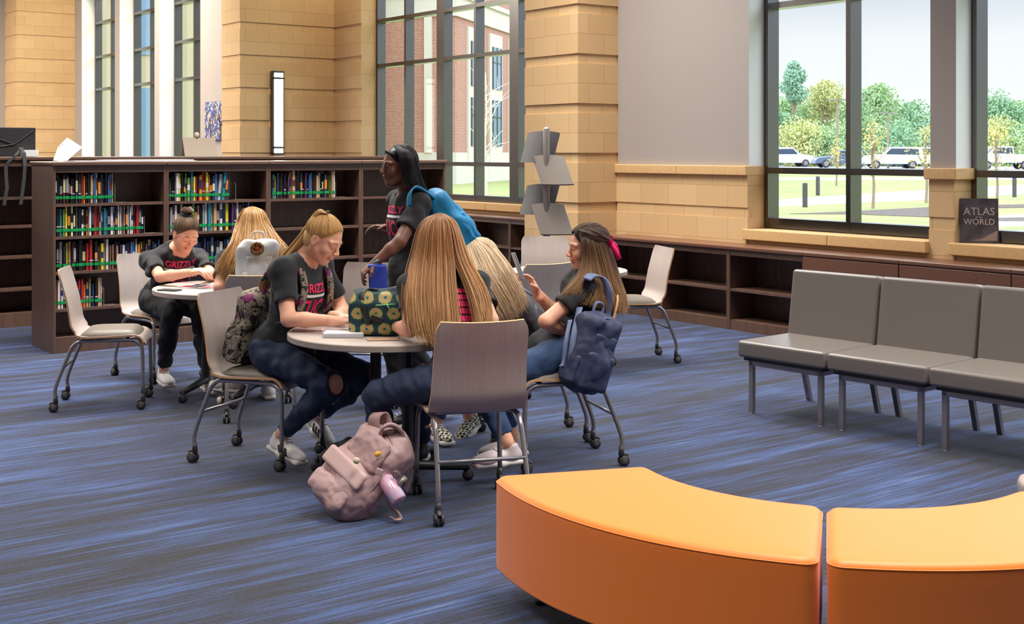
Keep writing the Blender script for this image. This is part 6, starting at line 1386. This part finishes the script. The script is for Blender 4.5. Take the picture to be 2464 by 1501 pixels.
q = SDF(); q.ell(Q(911, 1090, 5.50), (.012, .006, .009)); q.ell(Q(905, 1095, 5.50), (.008, .006, .006)); sdf_object('yellow_keyring', [q.mesh(.003)], [mat('yellow_plastic', srgb(226, 168, 40), .5)], root, O)
bt = empty('water_bottle', W3(Q(945, 1186, 5.50))); tag(bt, 'pink and lilac bottle lying in the side of the dusty pink backpack', 'bottle'); ax = unit((.45, -.35, -.55))
g = MB(); c_ = Q(945, 1180, 5.5); g.tube([W3(c_-ax*.075)-bt.location, W3(c_-ax*.055)-bt.location, W3(c_+ax*.05)-bt.location, W3(c_+ax*.056)-bt.location], [.02, .036, .036, .03], 20); g.build('bottle_body', mat('pink_lilac_bottle', srgb(218, 150, 170), .25, noise=((14, 14, 14), srgb(206, 190, 216), .3), coat=.4), bt, smooth=True)
g = MB(); a_, b_ = Q(958, 1166, 5.5), Q(976, 1148, 5.52); g.tube([W3(a_)-bt.location, W3(b_)-bt.location], .013, 10); g.build('bottle_cap', M['metalgrey'], bt, smooth=True)
g = MB(); g.tube([W3(x)-bt.location for x in spline([Q(948, 1150, 5.5), Q(945, 1138, 5.49), Q(955, 1134, 5.49), Q(964, 1146, 5.5), Q(958, 1156, 5.5)], 16)], .003, 6); g.build('carabiner', M['metalgrey'], bt, smooth=True)
# black bag behind it
c0 = Q(842, 1088, 6.16); root = empty('tote_bag', C(c0[0], c0[1], 0)); tag(root, 'slouched black bag on the carpet behind the dusty pink backpack', 'bag'); O = root.location
s = SDF(); s.box((c0[0], c0[1], .085), (.125, .085, .08), rnd=.03); s.box((c0[0]+.04, c0[1]+.01, .15), (.07, .06, .04), rnd=.025, k=.04); V, F_, mi = s.mesh(.006, warp=folds(.014, 28, 5)); V[:, 2] = np.maximum(V[:, 2], .002); sdf_object('bag_body', [(V, F_, mi)], [mat('black_canvas', srgb(34, 33, 36), .75)], root, O)
g = MB(); ribbon(g, [W3(x)-O for x in spline([(c0[0]-.06, c0[1]-.06, .16), (c0[0]-.03, c0[1]-.05, .20), (c0[0]+.05, c0[1]-.03, .205), (c0[0]+.10, c0[1], .16)], 14)], .03, W3(np.array((0, 1, .2))), .004); g.build('handle', M['black'], root, smooth=True)
# green lunch bag on the table
lb = mat('teal_medallion_fabric', srgb(16, 62, 70), .7); g_ = NG(lb); tc = g_.n('ShaderNodeTexCoord'); sx = g_.n('ShaderNodeSeparateXYZ'); g_.l(tc.outputs['Object'], sx.inputs[0])
tt = g_.math('ADD', g_.math('MULTIPLY', sx.outputs[0], CA), g_.math('MULTIPLY', sx.outputs[1], -SA)); kk = .074
zz = g_.math('DIVIDE', sx.outputs[2], kk); rowi = g_.math('FLOOR', zz); xx = g_.math('ADD', g_.math('DIVIDE', tt, kk*1.15), g_.math('MULTIPLY', g_.math('MODULO', rowi, 2), .5))
fx = g_.math('SUBTRACT', g_.math('FRACT', g_.math('ADD', xx, 20)), .5); fz = g_.math('SUBTRACT', g_.math('FRACT', zz), .5)
rd = g_.math('SQRT', g_.math('ADD', g_.math('MULTIPLY', fx, fx), g_.math('MULTIPLY', fz, fz))); rp = g_.n('ShaderNodeValToRGB'); rp.color_ramp.interpolation = 'CONSTANT'; nzb = g_.n('ShaderNodeTexNoise'); nzb.inputs['Scale'].default_value = 90; g_.l(tc.outputs['Object'], nzb.inputs[0]); g_.l(g_.math('ADD', g_.math('MULTIPLY', rd, 2), g_.math('MULTIPLY', g_.math('SUBTRACT', nzb.outputs[0], .5), .35)), rp.inputs[0]); e = rp.color_ramp.elements
st = [(0, srgb(30, 70, 104)), (.14, srgb(120, 160, 80)), (.24, srgb(176, 140, 96)), (.62, srgb(146, 160, 62)), (.74, srgb(16, 60, 66)), (.95, srgb(10, 40, 54))]
while len(e) < len(st): e.new(.5)
for x, (p, c) in zip(e, st): x.position = p; x.color = (*c, 1)
g_.l(rp.outputs[0], g_.b.inputs['Base Color'])
c0 = np.array([(906-CX)*6.06/FPX, 6.10, .72]); root = empty('lunch_bag', C(*c0)); tag(root, 'teal lunch bag with lime and tan medallions standing on the round table', 'lunch bag'); O = root.location
s = SDF(); s.box(c0+np.array([0, 0, .085]), (.122, .075, .083), rnd=.022); s.box(c0+np.array([.0, 0, .165]), (.108, .052, .045), rnd=.02, k=.05); s.cap(c0+np.array([-.085, 0, .205]), c0+np.array([.10, 0, .212]), .018, k=.03); V, F_, mi = s.mesh(.005, warp=folds(.008, 26, 9)); V[:, 2] = np.maximum(V[:, 2], .7215); sdf_object('bag_body', [(V, F_, mi)], [lb], root, O)
g = MB(); ribbon(g, [W3(x)-O for x in spline([c0+np.array([-.03, -.078, .06]), c0+np.array([-.055, -.08, .12]), c0+np.array([-.07, -.062, .19]), c0+np.array([-.05, -.03, .222]), c0+np.array([.0, -.02, .215])], 16)], .026, W3(np.array((1, 0, .3))), .004); g.build('handle', M['black'], root, smooth=True)
g = MB(); g.obox(W3(c0+np.array([.005, -.082, .085]))-O, .06, .004, .026, cam2room @ Matrix.Rotation(.35, 3, 'Y')); g.build('logo_patch', M['black'], root, bevel=.004)
g = MB(); g.tube([W3(c0+np.array([-.0, -.078, .15]))-O, W3(c0+np.array([.09, -.07, .155]))-O], .004, 6); g.tube([W3(c0+np.array([.05, -.082, .16]))-O, W3(c0+np.array([.075, -.085, .12]))-O], .003, 6); g.build('zip', mat('lime_zip', srgb(120, 190, 120), .5), root, smooth=True)

# ------------------------------------------------------------------ small things on the tables and floor
def slab(name, label, cat, X, Y, z, sx_, sy_, h, yaw, m, parts=None):
    r = empty(name, C(X, Y, z), head_of(math.cos(yaw), math.sin(yaw))); tag(r, label, cat)
    g = MB(); g.box(-sx_/2, sx_/2, -sy_/2, sy_/2, 0, h); g.build('case' if 'phone' in name else 'sheets', m, r, bevel=min(h*.4, .003))
    return r
ph = slab('phone', 'pink cased phone lying at the left edge of the round table', 'phone', -1.005, 6.24, .7205, .15, .075, .009, .05, mat('pink_case', srgb(226, 176, 172), .4)); MB().box(-.07, .07, -.033, .033, .009, .0098).build('screen', mat('pale_screen', srgb(206, 186, 184), .2), ph)
nb = slab('notebook', 'thick white notebook under the ponytail girls hands', 'notebook', -.80, 6.06, .7205, .19, .15, .02, .0, M['paper']); MB().box(-.093, .093, -.073, .073, .02, .0212).build('cover', mat('pale_cover', srgb(228, 222, 228), .6), nb)
ph = slab('phone', 'tan cased phone lying before the teal lunch bag', 'phone', -.605, 5.93, .7205, .145, .07, .008, .12, mat('tan_case', srgb(206, 160, 130), .4)); MB().box(-.065, .065, -.03, .03, .008, .0088).build('screen', mat('tan_reflecting_screen', srgb(190, 160, 140), .2), ph)
r = slab('magazine', 'open red black and white magazine on the far table under folded arms', 'magazine', -2.02, 8.25, .7205, .24, .2, .006, -.3, M['paper'])
for i, (x0, x1, y0, y1, cc) in enumerate(((-.11, -.04, -.09, .0, 'red'), (-.02, .03, -.05, .08, 'black'), (.05, .11, -.09, -.01, 'red'), (-.09, -.05, .03, .09, 'black'), (.04, .1, .03, .07, 'dark grey'), (-.03, .02, -.095, -.065, 'black'))): MB().box(x0, x1, y0, y1, .006, .0066).build('printed_picture', BM[cc], r)
ph = slab('phone', 'black phone lying near the rim of the far table', 'phone', -2.17, 8.03, .7205, .075, .14, .008, 1.2, M['black']); MB().box(-.03, .03, -.06, .06, .008, .0088).build('screen', M['castor'], ph)
r = slab('flyer_stack', 'orange printed flyers on the table behind the brunette', 'flyers', .38, 9.42, .7205, .34, .3, .01, .2, mat('orange_print', srgb(240, 110, 50), .6, noise=((40, 40, 40), srgb(250, 160, 90), .2)))
r = slab('paper', 'white papers beside the orange flyers on the back table', 'paper', .42, 9.13, .7205, .26, .16, .004, .1, M['paper'])
s = SDF(); c0 = QF(541, 975); c0[2] = .02; s.ell(c0, (.045, .03, .022)); s.ell(c0+np.array([-.02, 0, .012]), (.02, .02, .02), k=.02); V, F_, mi = s.mesh(.004, warp=folds(.01, 50, 3)); V[:, 2] = np.maximum(V[:, 2], .002)
r = empty('crumpled_tissue', C(c0[0], c0[1], 0)); tag(r, 'small crumpled cream tissue on the carpet under the far table', 'tissue'); sdf_object('tissue', [(V, F_, mi)], [mat('cream_tissue', srgb(236, 214, 194), .8)], r, r.location)
# phone held up
a_, b_ = Q(1236, 612, 6.46), Q(1256, 668, 6.46); c0 = (a_+b_)/2; ax = unit(a_-b_); r = empty('phone', W3(c0)); tag(r, 'silver phone held upright in the brunettes hand', 'phone')
mx = Matrix([W3(unit(np.cross(ax, (-.9, -.3, 0)))), W3(unit(np.array((-.93, -.25, -.36))-ax*(np.array((-.93, -.25, -.36))@ax))), W3(ax)]).transposed()
x_ = np.array(mx)[:, 0]; mx = Matrix([Vector(np.cross(np.array(mx)[:, 1], np.array(mx)[:, 2])), Vector(np.array(mx)[:, 1]), Vector(np.array(mx)[:, 2])]).transposed()
g = MB(); g.obox((0, 0, 0), .072, .009, .145, mx); g.build('case', mat('silver_blue_case', srgb(150, 164, 186), .25, .4), r, bevel=.003)
g = MB(); g.obox(mx @ Vector((0, -.0052, 0)), .064, .001, .132, mx); g.build('screen', M['black'], r)
